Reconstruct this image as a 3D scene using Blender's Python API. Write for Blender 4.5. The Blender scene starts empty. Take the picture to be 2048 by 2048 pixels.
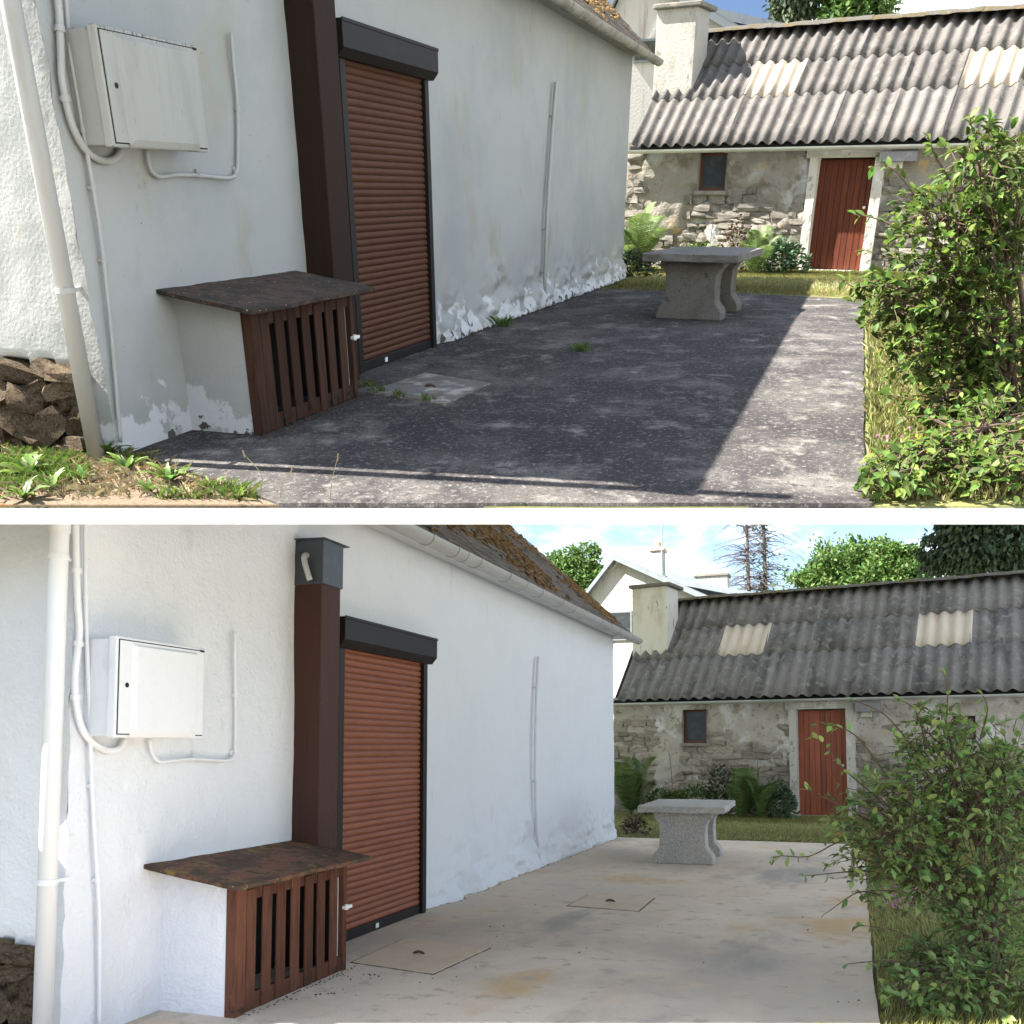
# The photograph shows one farmyard at two moments, one above the other.
# Both are built as real, full-size yards: the repainted one on level ground,
# the uncleaned one on a sloping deck above it, whose white edge parts the two.
import bpy, bmesh, math, random
import numpy as np
from mathutils import Vector, Matrix, noise as mnoise

R = math.radians
random.seed(7); rng = np.random.default_rng(7)
scene = bpy.context.scene
COL = scene.collection
# ------------------------------------------------------------------ camera
F, CX, PY = 1950.0, 1024.0, 1350.0            # focal length / axis, in photo pixels (2048 wide)
PITCH = math.atan2(1492 - PY, F)
CAM_H = 1.4
cd = bpy.data.cameras.new('camera'); cam = bpy.data.objects.new('camera', cd); COL.objects.link(cam)
cd.sensor_width = 36; cd.lens = 36 * F / 2048; cd.shift_y = (PY - 1024) / 2048
cd.clip_start = 0.05; cd.clip_end = 900
cam.location = (0, 0, CAM_H); cam.rotation_euler = (R(90) + PITCH, 0, 0)
scene.camera = cam
CAM_M = Matrix.Translation((0, 0, CAM_H)) @ Matrix.Rotation(R(90) + PITCH, 4, 'X')

class Place:
    """House-aligned axes of a yard: X out of the house wall, Y along it away from the camera, Z up."""
    def __init__(s, yh, vx, h, base, tag):
        a = math.atan2(PY - yh, F)
        s.Z = Vector((0, math.cos(a), math.sin(a)))
        s.Y = Vector(((vx - CX) / F, (PY - yh) / F, -1)).normalized()
        s.X = s.Y.cross(s.Z); s.tag = tag; s.dirty = tag == 'B'
        s.cam = Vector((0, 0, h)); p = s.pl(base, 2, 0); s.cam = Vector((-p.x, 0, h))
        rot = Matrix((s.X, s.Y, s.Z)).transposed().to_4x4()
        s.M = CAM_M @ rot @ Matrix.Translation(-s.cam)
    def ray(s, p):
        d = Vector(((p[0] - CX) / F, (PY - p[1]) / F, -1)); return Vector((d.dot(s.X), d.dot(s.Y), d.dot(s.Z)))
    def pl(s, p, ax, v):
        d = s.ray(p); return s.cam + d * ((v - s.cam[ax]) / d[ax])
    def g(s, x, y, z=0.0): return s.pl((x, y), 2, z)          # point on the ground
    def w(s, x, y, X=0.0): return s.pl((x, y), 0, X)          # point on the house wall
    def y(s, x, y, Y): return s.pl((x, y), 1, Y)              # point on a wall across the yard

PA = Place(1492, 1711, 1.40, (837, 1826), 'A')
PB = Place(385, 1733, 1.25, (853.6, 697.5), 'B')

# ------------------------------------------------------------------ light
to_sun = (PB.M.to_3x3() @ Vector((-2.58, -0.30, 3.0))).normalized()
EL, AZ = math.asin(to_sun.z), math.atan2(to_sun.x, to_sun.y)
world = bpy.data.worlds.new('World'); scene.world = world; world.use_nodes = True
wn, wl = world.node_tree.nodes, world.node_tree.links
wn.clear()
wo = wn.new('ShaderNodeOutputWorld'); wb = wn.new('ShaderNodeBackground')
sky = wn.new('ShaderNodeTexSky'); sky.sky_type = 'NISHITA'; sky.sun_disc = False
sky.sun_elevation = EL; sky.sun_rotation = AZ; sky.air_density = 1.0; sky.dust_density = 0.6; sky.ozone_density = 1.2
SKY_STRENGTH = 0.05
wb.inputs['Strength'].default_value = SKY_STRENGTH
tc = wn.new('ShaderNodeTexCoord'); mp = wn.new('ShaderNodeMapping'); mp.inputs['Scale'].default_value = (1.5, 1.5, 3.6)
mp.inputs['Location'].default_value = (3.35, 0.4, 0.2)
cn = wn.new('ShaderNodeTexNoise'); cn.inputs['Scale'].default_value = 2.2; cn.inputs['Detail'].default_value = 7; cn.inputs['Roughness'].default_value = 0.55
cr = wn.new('ShaderNodeMapRange'); cr.inputs['From Min'].default_value = 0.46; cr.inputs['From Max'].default_value = 0.62
cr.interpolation_type = 'SMOOTHSTEP'
cm = wn.new('ShaderNodeMix'); cm.data_type = 'RGBA'; cm.inputs[7].default_value = (10.4, 11.2, 12.4, 1)
wl.new(tc.outputs['Generated'], mp.inputs[0]); wl.new(mp.outputs[0], cn.inputs['Vector']); wl.new(cn.outputs[0], cr.inputs[0])
wl.new(cr.outputs[0], cm.inputs[0]); wl.new(sky.outputs[0], cm.inputs[6]); wl.new(cm.outputs[2], wb.inputs[0]); wl.new(wb.outputs[0], wo.inputs[0])
sd = bpy.data.lights.new('sun', 'SUN'); sun = bpy.data.objects.new('sun', sd); COL.objects.link(sun)
sd.energy = 5.0; sd.angle = R(0.5); sd.color = (1.0, 0.94, 0.84)
sun.rotation_euler = to_sun.to_track_quat('Z', 'Y').to_euler()
sun.location = (0, 0, 30)
vs = scene.view_settings
vs.view_transform = 'Standard'; vs.look = 'None'; vs.gamma = 1; vs.use_curve_mapping = False; vs.exposure = 2.48
scene.cycles.use_denoising = True
scene.cycles.max_bounces = 8; scene.cycles.diffuse_bounces = 5; scene.cycles.glossy_bounces = 3
scene.cycles.transparent_max_bounces = 8

# ------------------------------------------------------------------ materials
def nn(nt, kind, **kw):
    n = nt.nodes.new(kind)
    for k, v in kw.items():
        try: n.inputs[k].default_value = v
        except Exception: setattr(n, k, v)
    return n
def c4(c): return (c[0], c[1], c[2], 1)
def pmat(name, base, layers=(), rough=.8, bumps=(), rand=0.0, island=0.0, metal=0.0, spec=0.4, transl=None, hue=None):
    """layers: (scale, detail, lo, hi, colour[, stretch[, axis, a0, a1]]): noise patches of a colour, kept between
    a0 (full) and a1 (none) along an axis if given. bumps: (scale, detail, distance)."""
    m = bpy.data.materials.new(name); m.use_nodes = True
    nt = m.node_tree; L = nt.links.new; P = nt.nodes['Principled BSDF']
    P.inputs['Roughness'].default_value = rough; P.inputs['Metallic'].default_value = metal
    P.inputs['Specular IOR Level'].default_value = spec
    tc = nn(nt, 'ShaderNodeTexCoord'); oi = nn(nt, 'ShaderNodeObjectInfo')
    sc_ = nn(nt, 'ShaderNodeVectorMath', operation='SCALE'); cx = nn(nt, 'ShaderNodeCombineXYZ')
    for i in range(3): L(oi.outputs['Random'], cx.inputs[i])
    L(cx.outputs[0], sc_.inputs[0]); sc_.inputs['Scale'].default_value = 31.0 if rand else 0.0
    ad = nn(nt, 'ShaderNodeVectorMath', operation='ADD'); L(tc.outputs['Object'], ad.inputs[0]); L(sc_.outputs[0], ad.inputs[1])
    co = ad.outputs[0]
    col = nn(nt, 'ShaderNodeRGB'); col.outputs[0].default_value = c4(base); cur = col.outputs[0]
    for i, ly in enumerate(layers):
        scale, det, lo, hi, lc = ly[:5]
        st = ly[5] if len(ly) > 5 and ly[5] else (1, 1, 1)
        mp = nn(nt, 'ShaderNodeMapping'); mp.inputs['Scale'].default_value = st; mp.inputs['Location'].default_value = (i * 3.7, i * 1.9, i * 5.3)
        L(co, mp.inputs[0])
        no = nn(nt, 'ShaderNodeTexNoise'); no.inputs['Scale'].default_value = scale; no.inputs['Detail'].default_value = det; no.inputs['Roughness'].default_value = .62
        L(mp.outputs[0], no.inputs['Vector'])
        mr = nn(nt, 'ShaderNodeMapRange'); mr.inputs['From Min'].default_value = lo; mr.inputs['From Max'].default_value = hi; mr.interpolation_type = 'SMOOTHSTEP'
        src = no.outputs[0]
        if len(ly) > 6:
            ax, a0, a1 = ly[6:9]
            sp = nn(nt, 'ShaderNodeSeparateXYZ'); L(tc.outputs['Object'], sp.inputs[0])
            gr = nn(nt, 'ShaderNodeMapRange'); gr.inputs['From Min'].default_value = a0; gr.inputs['From Max'].default_value = a1
            gr.inputs['To Min'].default_value = 0.0; gr.inputs['To Max'].default_value = -0.5
            L(sp.outputs['XYZ'.index(ax)], gr.inputs[0])
            sm = nn(nt, 'ShaderNodeMath', operation='ADD'); L(src, sm.inputs[0]); L(gr.outputs[0], sm.inputs[1]); src = sm.outputs[0]
        L(src, mr.inputs[0])
        mx = nn(nt, 'ShaderNodeMix', data_type='RGBA'); L(mr.outputs[0], mx.inputs[0]); L(cur, mx.inputs[6]); mx.inputs[7].default_value = c4(lc)
        cur = mx.outputs[2]
    if rand or island:
        hs = nn(nt, 'ShaderNodeHueSaturation')
        if island:
            ge = nn(nt, 'ShaderNodeNewGeometry')
            a = nn(nt, 'ShaderNodeMath', operation='ADD'); L(ge.outputs['Random Per Island'], a.inputs[0]); L(oi.outputs['Random'], a.inputs[1])
            fr = nn(nt, 'ShaderNodeMath', operation='FRACT'); L(a.outputs[0], fr.inputs[0]); rs = fr.outputs[0]
        else: rs = oi.outputs['Random']
        amt = max(rand, island)
        mr = nn(nt, 'ShaderNodeMapRange'); mr.inputs['To Min'].default_value = 1 - amt; mr.inputs['To Max'].default_value = 1 + amt; L(rs, mr.inputs[0])
        L(mr.outputs[0], hs.inputs['Value']); L(cur, hs.inputs['Color']); cur = hs.outputs[0]
        if hue:
            m7 = nn(nt, 'ShaderNodeMath', operation='MULTIPLY'); m7.inputs[1].default_value = 7.13; L(rs, m7.inputs[0])
            f7 = nn(nt, 'ShaderNodeMath', operation='FRACT'); L(m7.outputs[0], f7.inputs[0])
            h2 = nn(nt, 'ShaderNodeMapRange'); h2.inputs['To Min'].default_value = .5 - hue; h2.inputs['To Max'].default_value = .5 + hue * .6
            L(f7.outputs[0], h2.inputs[0]); L(h2.outputs[0], hs.inputs['Hue'])
    L(cur, P.inputs['Base Color'])
    prev = None
    for (scale, det, dist) in bumps:
        no = nn(nt, 'ShaderNodeTexNoise'); no.inputs['Scale'].default_value = scale; no.inputs['Detail'].default_value = det; L(co, no.inputs['Vector'])
        b = nn(nt, 'ShaderNodeBump'); b.inputs['Distance'].default_value = dist; b.inputs['Strength'].default_value = 1.0
        L(no.outputs[0], b.inputs['Height'])
        if prev: L(prev.outputs[0], b.inputs['Normal'])
        prev = b
    if prev: L(prev.outputs[0], P.inputs['Normal'])
    if transl:
        tr = nn(nt, 'ShaderNodeBsdfTranslucent'); L(cur, tr.inputs[0]); ms = nn(nt, 'ShaderNodeMixShader'); ms.inputs[0].default_value = transl
        L(P.outputs[0], ms.inputs[1]); L(tr.outputs[0], ms.inputs[2]); L(ms.outputs[0], nt.nodes['Material Output'].inputs[0])
    return m

M = {}  # A and B colours of one surface also offset the yards' unequal light
W4 = (1, 1, 1)
# painted / dirty render of the house
M['plasterA'] = pmat('white_paint', (.665, .69, .735), [(1.1, 4, .45, .75, (.63, .655, .705)), (9, 3, .60, .8, (.70, .72, .76)), (3, 8, .62, .74, (.60, .62, .66), (1, 1.5, .6))], .75, [(50, 4, .006), (6, 4, .020)], spec=.25)
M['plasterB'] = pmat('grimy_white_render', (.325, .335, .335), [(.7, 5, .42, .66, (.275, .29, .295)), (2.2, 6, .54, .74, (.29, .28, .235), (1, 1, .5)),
    (5, 8, .64, .76, (.23, .235, .215), (1, 1, .7)), (3.6, 15, .42, .47, (.48, .50, .53), None, 'Z', .06, .85), (9, 15, .54, .58, (.075, .072, .06), None, 'Z', .02, .50), (45, 2, .745, .77, (.10, .09, .06))], .9, [(55, 4, .0025), (7, 3, .006)], spec=.15)  # real grime, with the base darkened further to balance the upper yard's light
M['pipeA'] = pmat('white_pipe', (.68, .70, .735), [(8, 3, .5, .8, (.64, .66, .70))], .5, [(30, 2, .001)])
M['pipeB'] = pmat('dull_white_pipe', (.33, .335, .335), [(3, 6, .5, .75, (.28, .28, .275), (3, 3, .4)), (22, 6, .66, .74, (.20, .19, .16))], .6, [(30, 2, .001)])
M['cabA'] = pmat('cabinet_white', (.66, .68, .715), [(14, 2, .5, .8, (.62, .645, .68)), (5, 6, .62, .75, (.58, .60, .62), (1, 1, .5))], .45, [(160, 1, .0007)])
M['cabB'] = pmat('cabinet_grimy', (.29, .295, .28), [(3, 6, .45, .7, (.245, .25, .235), (1, 3, .5)), (26, 7, .64, .72, (.20, .20, .16), (1, 2, .6)), (30, 8, .44, .56, (.07, .07, .058), (1, 3, .6), 'Z', .50, .30), (24, 8, .56, .64, (.10, .10, .08), None, 'Z', .0, .10)], .6, [(160, 1, .0007)])  # grime and mould, over a base also darkened for the shade
M['black'] = pmat('black_gap', (.012, .012, .012), rough=.9)
M['postwoodB'] = pmat('blackish_brown_timber', (.022, .013, .010), [(6, 8, .5, .75, (.03, .016, .012), (6, 6, .35)), (30, 6, .74, .8, (.08, .06, .05), (2, 2, .4))], .75, [(24, 6, .002)], spec=.15)  # same post timber, darkened to read as shaded
M['postwoodA'] = pmat('dark_brown_timber', (.050, .022, .017), [(6, 8, .5, .75, (.036, .016, .013), (6, 6, .35)), (30, 6, .70, .76, (.26, .20, .16), (2, 2, .4)), (70, 2, .76, .79, (.5, .47, .44))], .6, [(24, 6, .002)], spec=.2)
M['flash'] = pmat('slate_blue_flashing', (.045, .052, .068), [(8, 5, .5, .7, (.06, .067, .083)), (50, 2, .74, .78, (.3, .3, .3))], .5)
M['boxblk'] = pmat('dark_shutter_box', (.012, .009, .008), [(10, 5, .55, .8, (.022, .017, .014))], .5, spec=.2)
M['shutterA'] = pmat('brown_shutter_slat', (.235, .083, .046), [(5, 4, .4, .75, (.20, .068, .038), (1, .6, 1))], .55, rand=.05, spec=.25)
M['shutterB'] = pmat('shade_dark_shutter_slat', (.078, .034, .020), [(5, 4, .4, .75, (.066, .028, .017), (1, .6, 1))], .7, rand=.05, spec=.15)  # same slats as below, with the shade put into their colour
M['rail'] = pmat('dark_rail', (.012, .010, .010), rough=.5, spec=.2)
M['binwoodB'] = pmat('shade_dark_brown_slat', (.052, .026, .017), [(7, 8, .45, .7, (.03, .015, .011), (5, 5, .5)), (25, 6, .66, .74, (.10, .07, .05), (4, 4, .4)), (12, 8, .46, .6, (.015, .012, .009), None, 'Z', .04, .32)], .85, [(40, 6, .003)], rand=.2, spec=.15)  # box wood darkened to pass for deeper shade
M['binwoodA'] = pmat('weathered_brown_slat', (.098, .042, .026), [(7, 8, .45, .7, (.055, .024, .017), (5, 5, .5)), (25, 6, .66, .75, (.20, .13, .095), (4, 4, .4)), (12, 8, .50, .62, (.035, .026, .018), None, 'Z', .04, .32)], .8, [(40, 6, .003)], rand=.2, spec=.15)
M['lidA'] = pmat('mossy_brown_lid', (.135, .062, .034), [(4, 12, .45, .58, (.060, .032, .021), (1, .5, 1)), (14, 12, .53, .60, (.035, .028, .017)), (7, 12, .58, .66, (.16, .115, .03)), (40, 6, .67, .70, (.45, .43, .40))], .85, [(30, 8, .005)])
M['lidB'] = pmat('dark_mossy_lid', (.050, .030, .021), [(4, 12, .45, .58, (.026, .018, .013), (1, .5, 1)), (14, 12, .52, .60, (.013, .012, .010)), (9, 12, .58, .66, (.075, .052, .03)), (40, 6, .65, .68, (.34, .33, .31))], .9, [(30, 8, .005)])  # moss and flecks, on a base darkened for the shade
M['latch'] = pmat('white_latch', (.7, .7, .68), rough=.5)
# yard
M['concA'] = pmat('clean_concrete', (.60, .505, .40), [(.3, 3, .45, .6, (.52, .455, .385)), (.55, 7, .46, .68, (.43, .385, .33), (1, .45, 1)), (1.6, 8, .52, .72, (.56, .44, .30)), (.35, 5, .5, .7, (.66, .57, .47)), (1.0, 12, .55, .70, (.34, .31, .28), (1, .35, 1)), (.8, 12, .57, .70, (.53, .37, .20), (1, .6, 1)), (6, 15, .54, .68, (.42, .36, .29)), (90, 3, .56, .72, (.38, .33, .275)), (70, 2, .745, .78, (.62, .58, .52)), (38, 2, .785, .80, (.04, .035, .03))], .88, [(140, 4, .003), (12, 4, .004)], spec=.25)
M['concB'] = pmat('blackened_concrete', (.036, .033, .034), [(.8, 7, .44, .62, (.025, .023, .025)), (1.1, 9, .50, .64, (.065, .060, .057), (1, .7, 1)), (2.2, 15, .50, .72, (.125, .117, .11), (1, .7, 1)), (5, 15, .52, .76, (.20, .185, .17), (1, .8, 1)), (34, 8, .52, .72, (.16, .15, .138), (1, .7, 1)), (16, 10, .55, .70, (.030, .028, .030)), (120, 2, .50, .70, (.026, .025, .025)), (95, 2, .64, .72, (.20, .19, .18))], .95, [(160, 3, .003), (14, 4, .004)], spec=.15)  # stained concrete, its base darkened further to deepen the house shade
M['manA'] = pmat('sandy_cover', (.55, .45, .33), [(3, 6, .45, .7, (.48, .395, .30)), (60, 3, .62, .74, (.32, .25, .17)), (45, 2, .76, .78, (.05, .04, .03))], .9, [(120, 4, .003)])
M['manB'] = pmat('dirty_cover', (.12, .112, .105), [(6, 8, .5, .63, (.30, .28, .26)), (3, 6, .5, .7, (.10, .075, .06))], .95, [(120, 4, .004)])
M['joint'] = pmat('dirt_joint', (.10, .085, .065), [(14, 6, .45, .6, (.30, .255, .20))], 1.0)
M['rust'] = pmat('rusty_iron', (.07, .045, .032), [(20, 5, .5, .7, (.035, .026, .02))], .8)
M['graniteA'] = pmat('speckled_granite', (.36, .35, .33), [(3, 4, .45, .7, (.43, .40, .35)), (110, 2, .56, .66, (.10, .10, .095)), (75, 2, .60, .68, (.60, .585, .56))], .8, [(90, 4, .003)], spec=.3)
M['graniteB'] = pmat('dimmed_lichen_granite', (.135, .13, .122), [(3, 5, .45, .68, (.10, .096, .088)), (110, 2, .58, .68, (.04, .04, .037)), (60, 3, .64, .72, (.24, .235, .22)), (11, 6, .60, .7, (.06, .06, .043))], .9, [(90, 4, .004)], spec=.2)  # flecked granite, base darkened to read as shaded
M['soil'] = pmat('dry_soil', (.12, .088, .058), [(3, 6, .5, .7, (.16, .118, .08)), (14, 6, .55, .7, (.07, .052, .034)), (2.4, 4, .56, .64, (.17, .08, .026))], 1.0, [(40, 6, .015)])
M['turf'] = pmat('turf_soil', (.105, .115, .035), [(1.2, 6, .45, .65, (.17, .16, .055)), (14, 6, .5, .7, (.065, .085, .022))], 1.0, [(40, 6, .02)])
M['deck'] = pmat('white_deck_edge', (.84, .84, .84), rough=.8)
# barn
M['bouncepale'] = pmat('bounce_gravel', (.56, .56, .55), [(40, 4, .5, .7, (.45, .45, .44)), (1.5, 5, .5, .7, (.60, .60, .59))], 1.0, [(60, 4, .01)])  # kept pale so that it throws light back
M['mortarA'] = pmat('lifted_lime_mortar', (.41, .38, .335), [(1.1, 7, .5, .62, (.60, .59, .57)), (2.6, 7, .54, .66, (.29, .255, .21)), (1.9, 6, .62, .72, (.42, .34, .22)), (9, 7, .56, .68, (.22, .195, .16))], .95, [(20, 7, .02), (70, 4, .006)], spec=.15)  # lightened to make up for the deck's shade
M['mortar'] = pmat('lime_mortar', (.235, .215, .19), [(1.1, 7, .5, .62, (.36, .355, .345)), (2.6, 7, .54, .66, (.16, .14, .118)), (1.9, 6, .60, .70, (.35, .26, .14)), (9, 7, .56, .68, (.18, .16, .13))], .95, [(20, 7, .02), (70, 4, .006)], spec=.15)
M['stone'] = pmat('rubble_stone', (.27, .25, .222), [(4, 7, .45, .65, (.19, .172, .148)), (7, 7, .55, .68, (.37, .355, .335)), (3, 6, .62, .72, (.28, .20, .11)), (30, 5, .60, .7, (.10, .088, .07))], .95, [(16, 8, .03), (70, 4, .006)], rand=.25, spec=.1)
M['stoneA'] = pmat('lifted_rubble_stone', (.40, .355, .295), [(4, 7, .45, .65, (.29, .25, .20)), (7, 7, .55, .68, (.50, .475, .435)), (3, 6, .62, .72, (.42, .32, .19)), (30, 5, .60, .7, (.17, .15, .125))], .95, [(16, 8, .03), (70, 4, .006)], rand=.25, spec=.1)  # stone brightened because the deck keeps light off it
M['rubble'] = pmat('earthy_rubble', (.16, .122, .085), [(5, 8, .45, .62, (.085, .062, .044)), (9, 7, .56, .68, (.25, .205, .155))], 1.0, [(16, 8, .04), (60, 4, .008)], rand=.3, spec=.1)
M['sheetA'] = pmat('lifted_fibre_cement', (.195, .186, .180), [(2.2, 12, .48, .62, (.120, .115, .112), (1, .5, .5)), (7, 8, .52, .64, (.25, .24, .228)), (30, 5, .68, .73, (.48, .47, .44)), (18, 7, .60, .68, (.07, .067, .063))], .95, [(40, 6, .008)], rand=.08, spec=.15)  # sheet colour raised to offset the shade under the deck
M['sheetB'] = pmat('dimmed_fibre_cement', (.098, .092, .088), [(2.2, 8, .48, .62, (.076, .071, .068), (1, .5, .5)), (7, 8, .52, .64, (.122, .114, .108)), (14, 6, .645, .675, (.022, .02, .019)), (30, 5, .70, .74, (.30, .29, .28))], .95, [(40, 6, .008)], rand=.08, spec=.15)  # same sheets darkened to hold down the direct sun
M['clear'] = pmat('clear_corrugated', (.72, .64, .53), [(3, 5, .5, .7, (.62, .50, .38), (1, .3, .3)), (14, 5, .68, .74, (.86, .86, .84))], .35, spec=.5, transl=.25)
M['mossy'] = pmat('mossy_ridge', (.105, .098, .085), [(3, 6, .45, .6, (.105, .08, .03)), (6, 6, .58, .68, (.16, .085, .022)), (14, 6, .60, .68, (.18, .172, .155))], 1.0, [(30, 7, .02)])
M['mossyB'] = pmat('dimmed_mossy_ridge', (.06, .056, .05), [(3, 6, .45, .6, (.06, .046, .02)), (6, 6, .58, .68, (.09, .05, .015)), (14, 6, .60, .68, (.10, .097, .09))], 1.0, [(30, 7, .02)])  # ridge colour lowered against the sun on it
M['zinc'] = pmat('pale_zinc_gutter', (.50, .51, .51), [(4, 5, .5, .7, (.38, .385, .38), (.3, 1, 1)), (25, 5, .66, .72, (.2, .19, .17))], .45, metal=.35)
M['gutA'] = pmat('grey_gutter', (.36, .365, .37), [(3, 5, .5, .7, (.30, .305, .31), (1, .4, 1)), (30, 4, .70, .74, (.55, .55, .54))], .4, spec=.5)
M['gutB'] = pmat('lichen_gutter', (.26, .25, .22), [(5, 6, .45, .62, (.17, .165, .14), (1, .5, 1)), (18, 6, .58, .68, (.40, .39, .34))], .8)
M['doorwoodB'] = pmat('dark_red_brown_plank', (.125, .033, .017), [(4, 7, .45, .7, (.07, .02, .012), (8, 1, .4)), (18, 6, .6, .7, (.17, .06, .03), (6, 1, .35)), (5, 6, .50, .7, (.035, .016, .011), None, 'Z', .02, .9)], .6, [(40, 4, .002)], rand=.25, spec=.2)  # same door as below, darkened to read as partly shaded
M['doorwoodA'] = pmat('red_brown_plank', (.27, .078, .042), [(4, 7, .45, .7, (.17, .045, .025), (8, 1, .4)), (18, 6, .6, .7, (.36, .14, .075), (6, 1, .35)), (5, 6, .56, .7, (.055, .022, .015), None, 'Z', .02, .9)], .55, [(40, 4, .002)], rand=.22)
M['jamb'] = pmat('pale_door_jamb', (.47, .45, .41), [(5, 7, .5, .65, (.60, .59, .57), (1, 1, .5)), (8, 7, .56, .66, (.26, .235, .2))], .9, [(30, 6, .006)])
M['winframe'] = pmat('brown_window_frame', (.09, .035, .022), [(10, 6, .5, .7, (.05, .022, .016))], .6)
M['glass'] = pmat('dark_dusty_pane', (.025, .03, .035), [(5, 4, .45, .75, (.05, .06, .068))], .12, spec=.6)
M['lampbox'] = pmat('grey_shelf_stone', (.20, .195, .215), [(8, 5, .5, .7, (.27, .265, .28))], .8, [(40, 4, .003)])
M['chimB'] = pmat('dimmed_chimney_render', (.33, .32, .295), [(2.5, 7, .5, .64, (.26, .245, .215), (1, 1, .35)), (8, 7, .58, .68, (.17, .155, .13), (1, 1, .4))], .95, [(30, 5, .006)])  # render darkened to keep sunlit chimneys from burning out
M['clearB'] = pmat('dimmed_corrugated', (.42, .36, .29), [(3, 5, .5, .7, (.34, .27, .2), (1, .3, .3)), (14, 5, .68, .74, (.5, .5, .48))], .4, spec=.4, transl=.25)  # clear sheet darkened so that the sun doesn't bleach it out
M['chim'] = pmat('streaked_chimney_render', (.58, .56, .515), [(2.5, 7, .5, .64, (.45, .42, .36), (1, 1, .35)), (8, 7, .58, .68, (.24, .22, .18), (1, 1, .4))], .95, [(30, 5, .006)])
M['chimcap'] = pmat('mossy_slab', (.13, .125, .11), [(8, 6, .5, .66, (.2, .19, .16))], 1.0, [(30, 6, .01)])
# roof of the house
M['slateA'] = pmat('brown_slate', (.135, .118, .105), [(8, 5, .5, .7, (.09, .08, .072))], .8, [(40, 4, .004)], island=.3)
M['slateB'] = pmat('lighter_brown_slate', (.16, .135, .11), [(8, 5, .5, .7, (.11, .09, .075))], .85, [(40, 4, .004)], island=.3)  # lighter, warmer brown than the lower roof's slates
M['moss'] = pmat('rust_moss', (.17, .095, .035), [(6, 5, .5, .7, (.11, .085, .03))], 1.0, island=.35)
# neighbours
M['nwall'] = pmat('neighbour_white', (.40, .385, .375), [(1.2, 7, .52, .66, (.31, .265, .245), (3, 3, .3)), (3, 7, .60, .70, (.25, .175, .15), (4, 4, .25))], .9, [(20, 4, .006)])
M['ntrim'] = pmat('blue_grey_trim', (.15, .175, .195), [(4, 5, .5, .7, (.12, .14, .16))], .6)
M['ndark'] = pmat('dark_cladding', (.045, .052, .068), [(6, 5, .5, .7, (.06, .067, .08), (1, 1, .3))], .7)
M['nroof'] = pmat('grey_slates', (.13, .14, .15), [(12, 4, .5, .7, (.09, .1, .11))], .6)
M['terra'] = pmat('pale_terracotta', (.42, .32, .24), [(8, 5, .5, .7, (.3, .23, .18))], .9)
M['metal'] = pmat('antenna_metal', (.22, .24, .26), rough=.5, metal=.6)
# plants
M['leafA'] = pmat('bush_leaf', (.20, .31, .105), [(16, 3, .5, .75, (.22, .33, .125))], .5, island=.55, hue=.05, transl=.5, spec=.4)  # leaf colour lifted to offset the deck's shade
M['leafB'] = pmat('bush_leaf_dimmed', (.082, .142, .028), [(16, 3, .5, .75, (.105, .165, .034))], .55, island=.6, hue=.045, transl=.45, spec=.3)  # leaf colour lowered to offset the direct sun
M['treeleaf'] = pmat('tree_leaf', (.080, .150, .035), island=.5, rough=.6, hue=.03, transl=.35)
M['conifer'] = pmat('conifer_spray', (.042, .065, .028), island=.5, rough=.7, hue=.02, transl=.2)
M['fern'] = pmat('fern_green', (.105, .165, .05), island=.35, rand=.25, rough=.55, hue=.03, transl=.35)
M['bluegreen'] = pmat('blue_green_leaf', (.070, .135, .065), island=.4, rough=.6, hue=.03, transl=.3)
M['drystem'] = pmat('dry_stem', (.12, .085, .06), rough=.9)
M['grassA'] = pmat('grass_blade', (.29, .30, .10), island=.5, rough=.6, hue=.05, transl=.35)  # blades lightened where the deck leaves the lawn underlit
M['grassB'] = pmat('dry_grass_blade', (.145, .160, .045), island=.5, rough=.6, hue=.05, transl=.35)
M['straw'] = pmat('straw_blade', (.22, .18, .095), island=.4, rough=.7, hue=.03, transl=.2)
M['weed'] = pmat('weed_leaf', (.075, .135, .022), island=.45, rough=.5, hue=.035, transl=.35)
M['bark'] = pmat('bark', (.085, .065, .048), [(14, 6, .5, .7, (.13, .105, .08), (1, 1, .3))], .95, [(25, 6, .01)])
M['twig'] = pmat('twig', (.095, .062, .045), rough=.8)
M['deadtwig'] = pmat('bare_twig', (.085, .07, .075), rough=.9)
M['pink'] = pmat('pink_petal', (.62, .25, .45), island=.2, rough=.6, transl=.3)
M['yellow'] = pmat('yellow_petal', (.75, .55, .02), island=.2, rough=.6, transl=.3)
M['debris'] = pmat('dark_crumb', (.035, .027, .02), rough=1)

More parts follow.
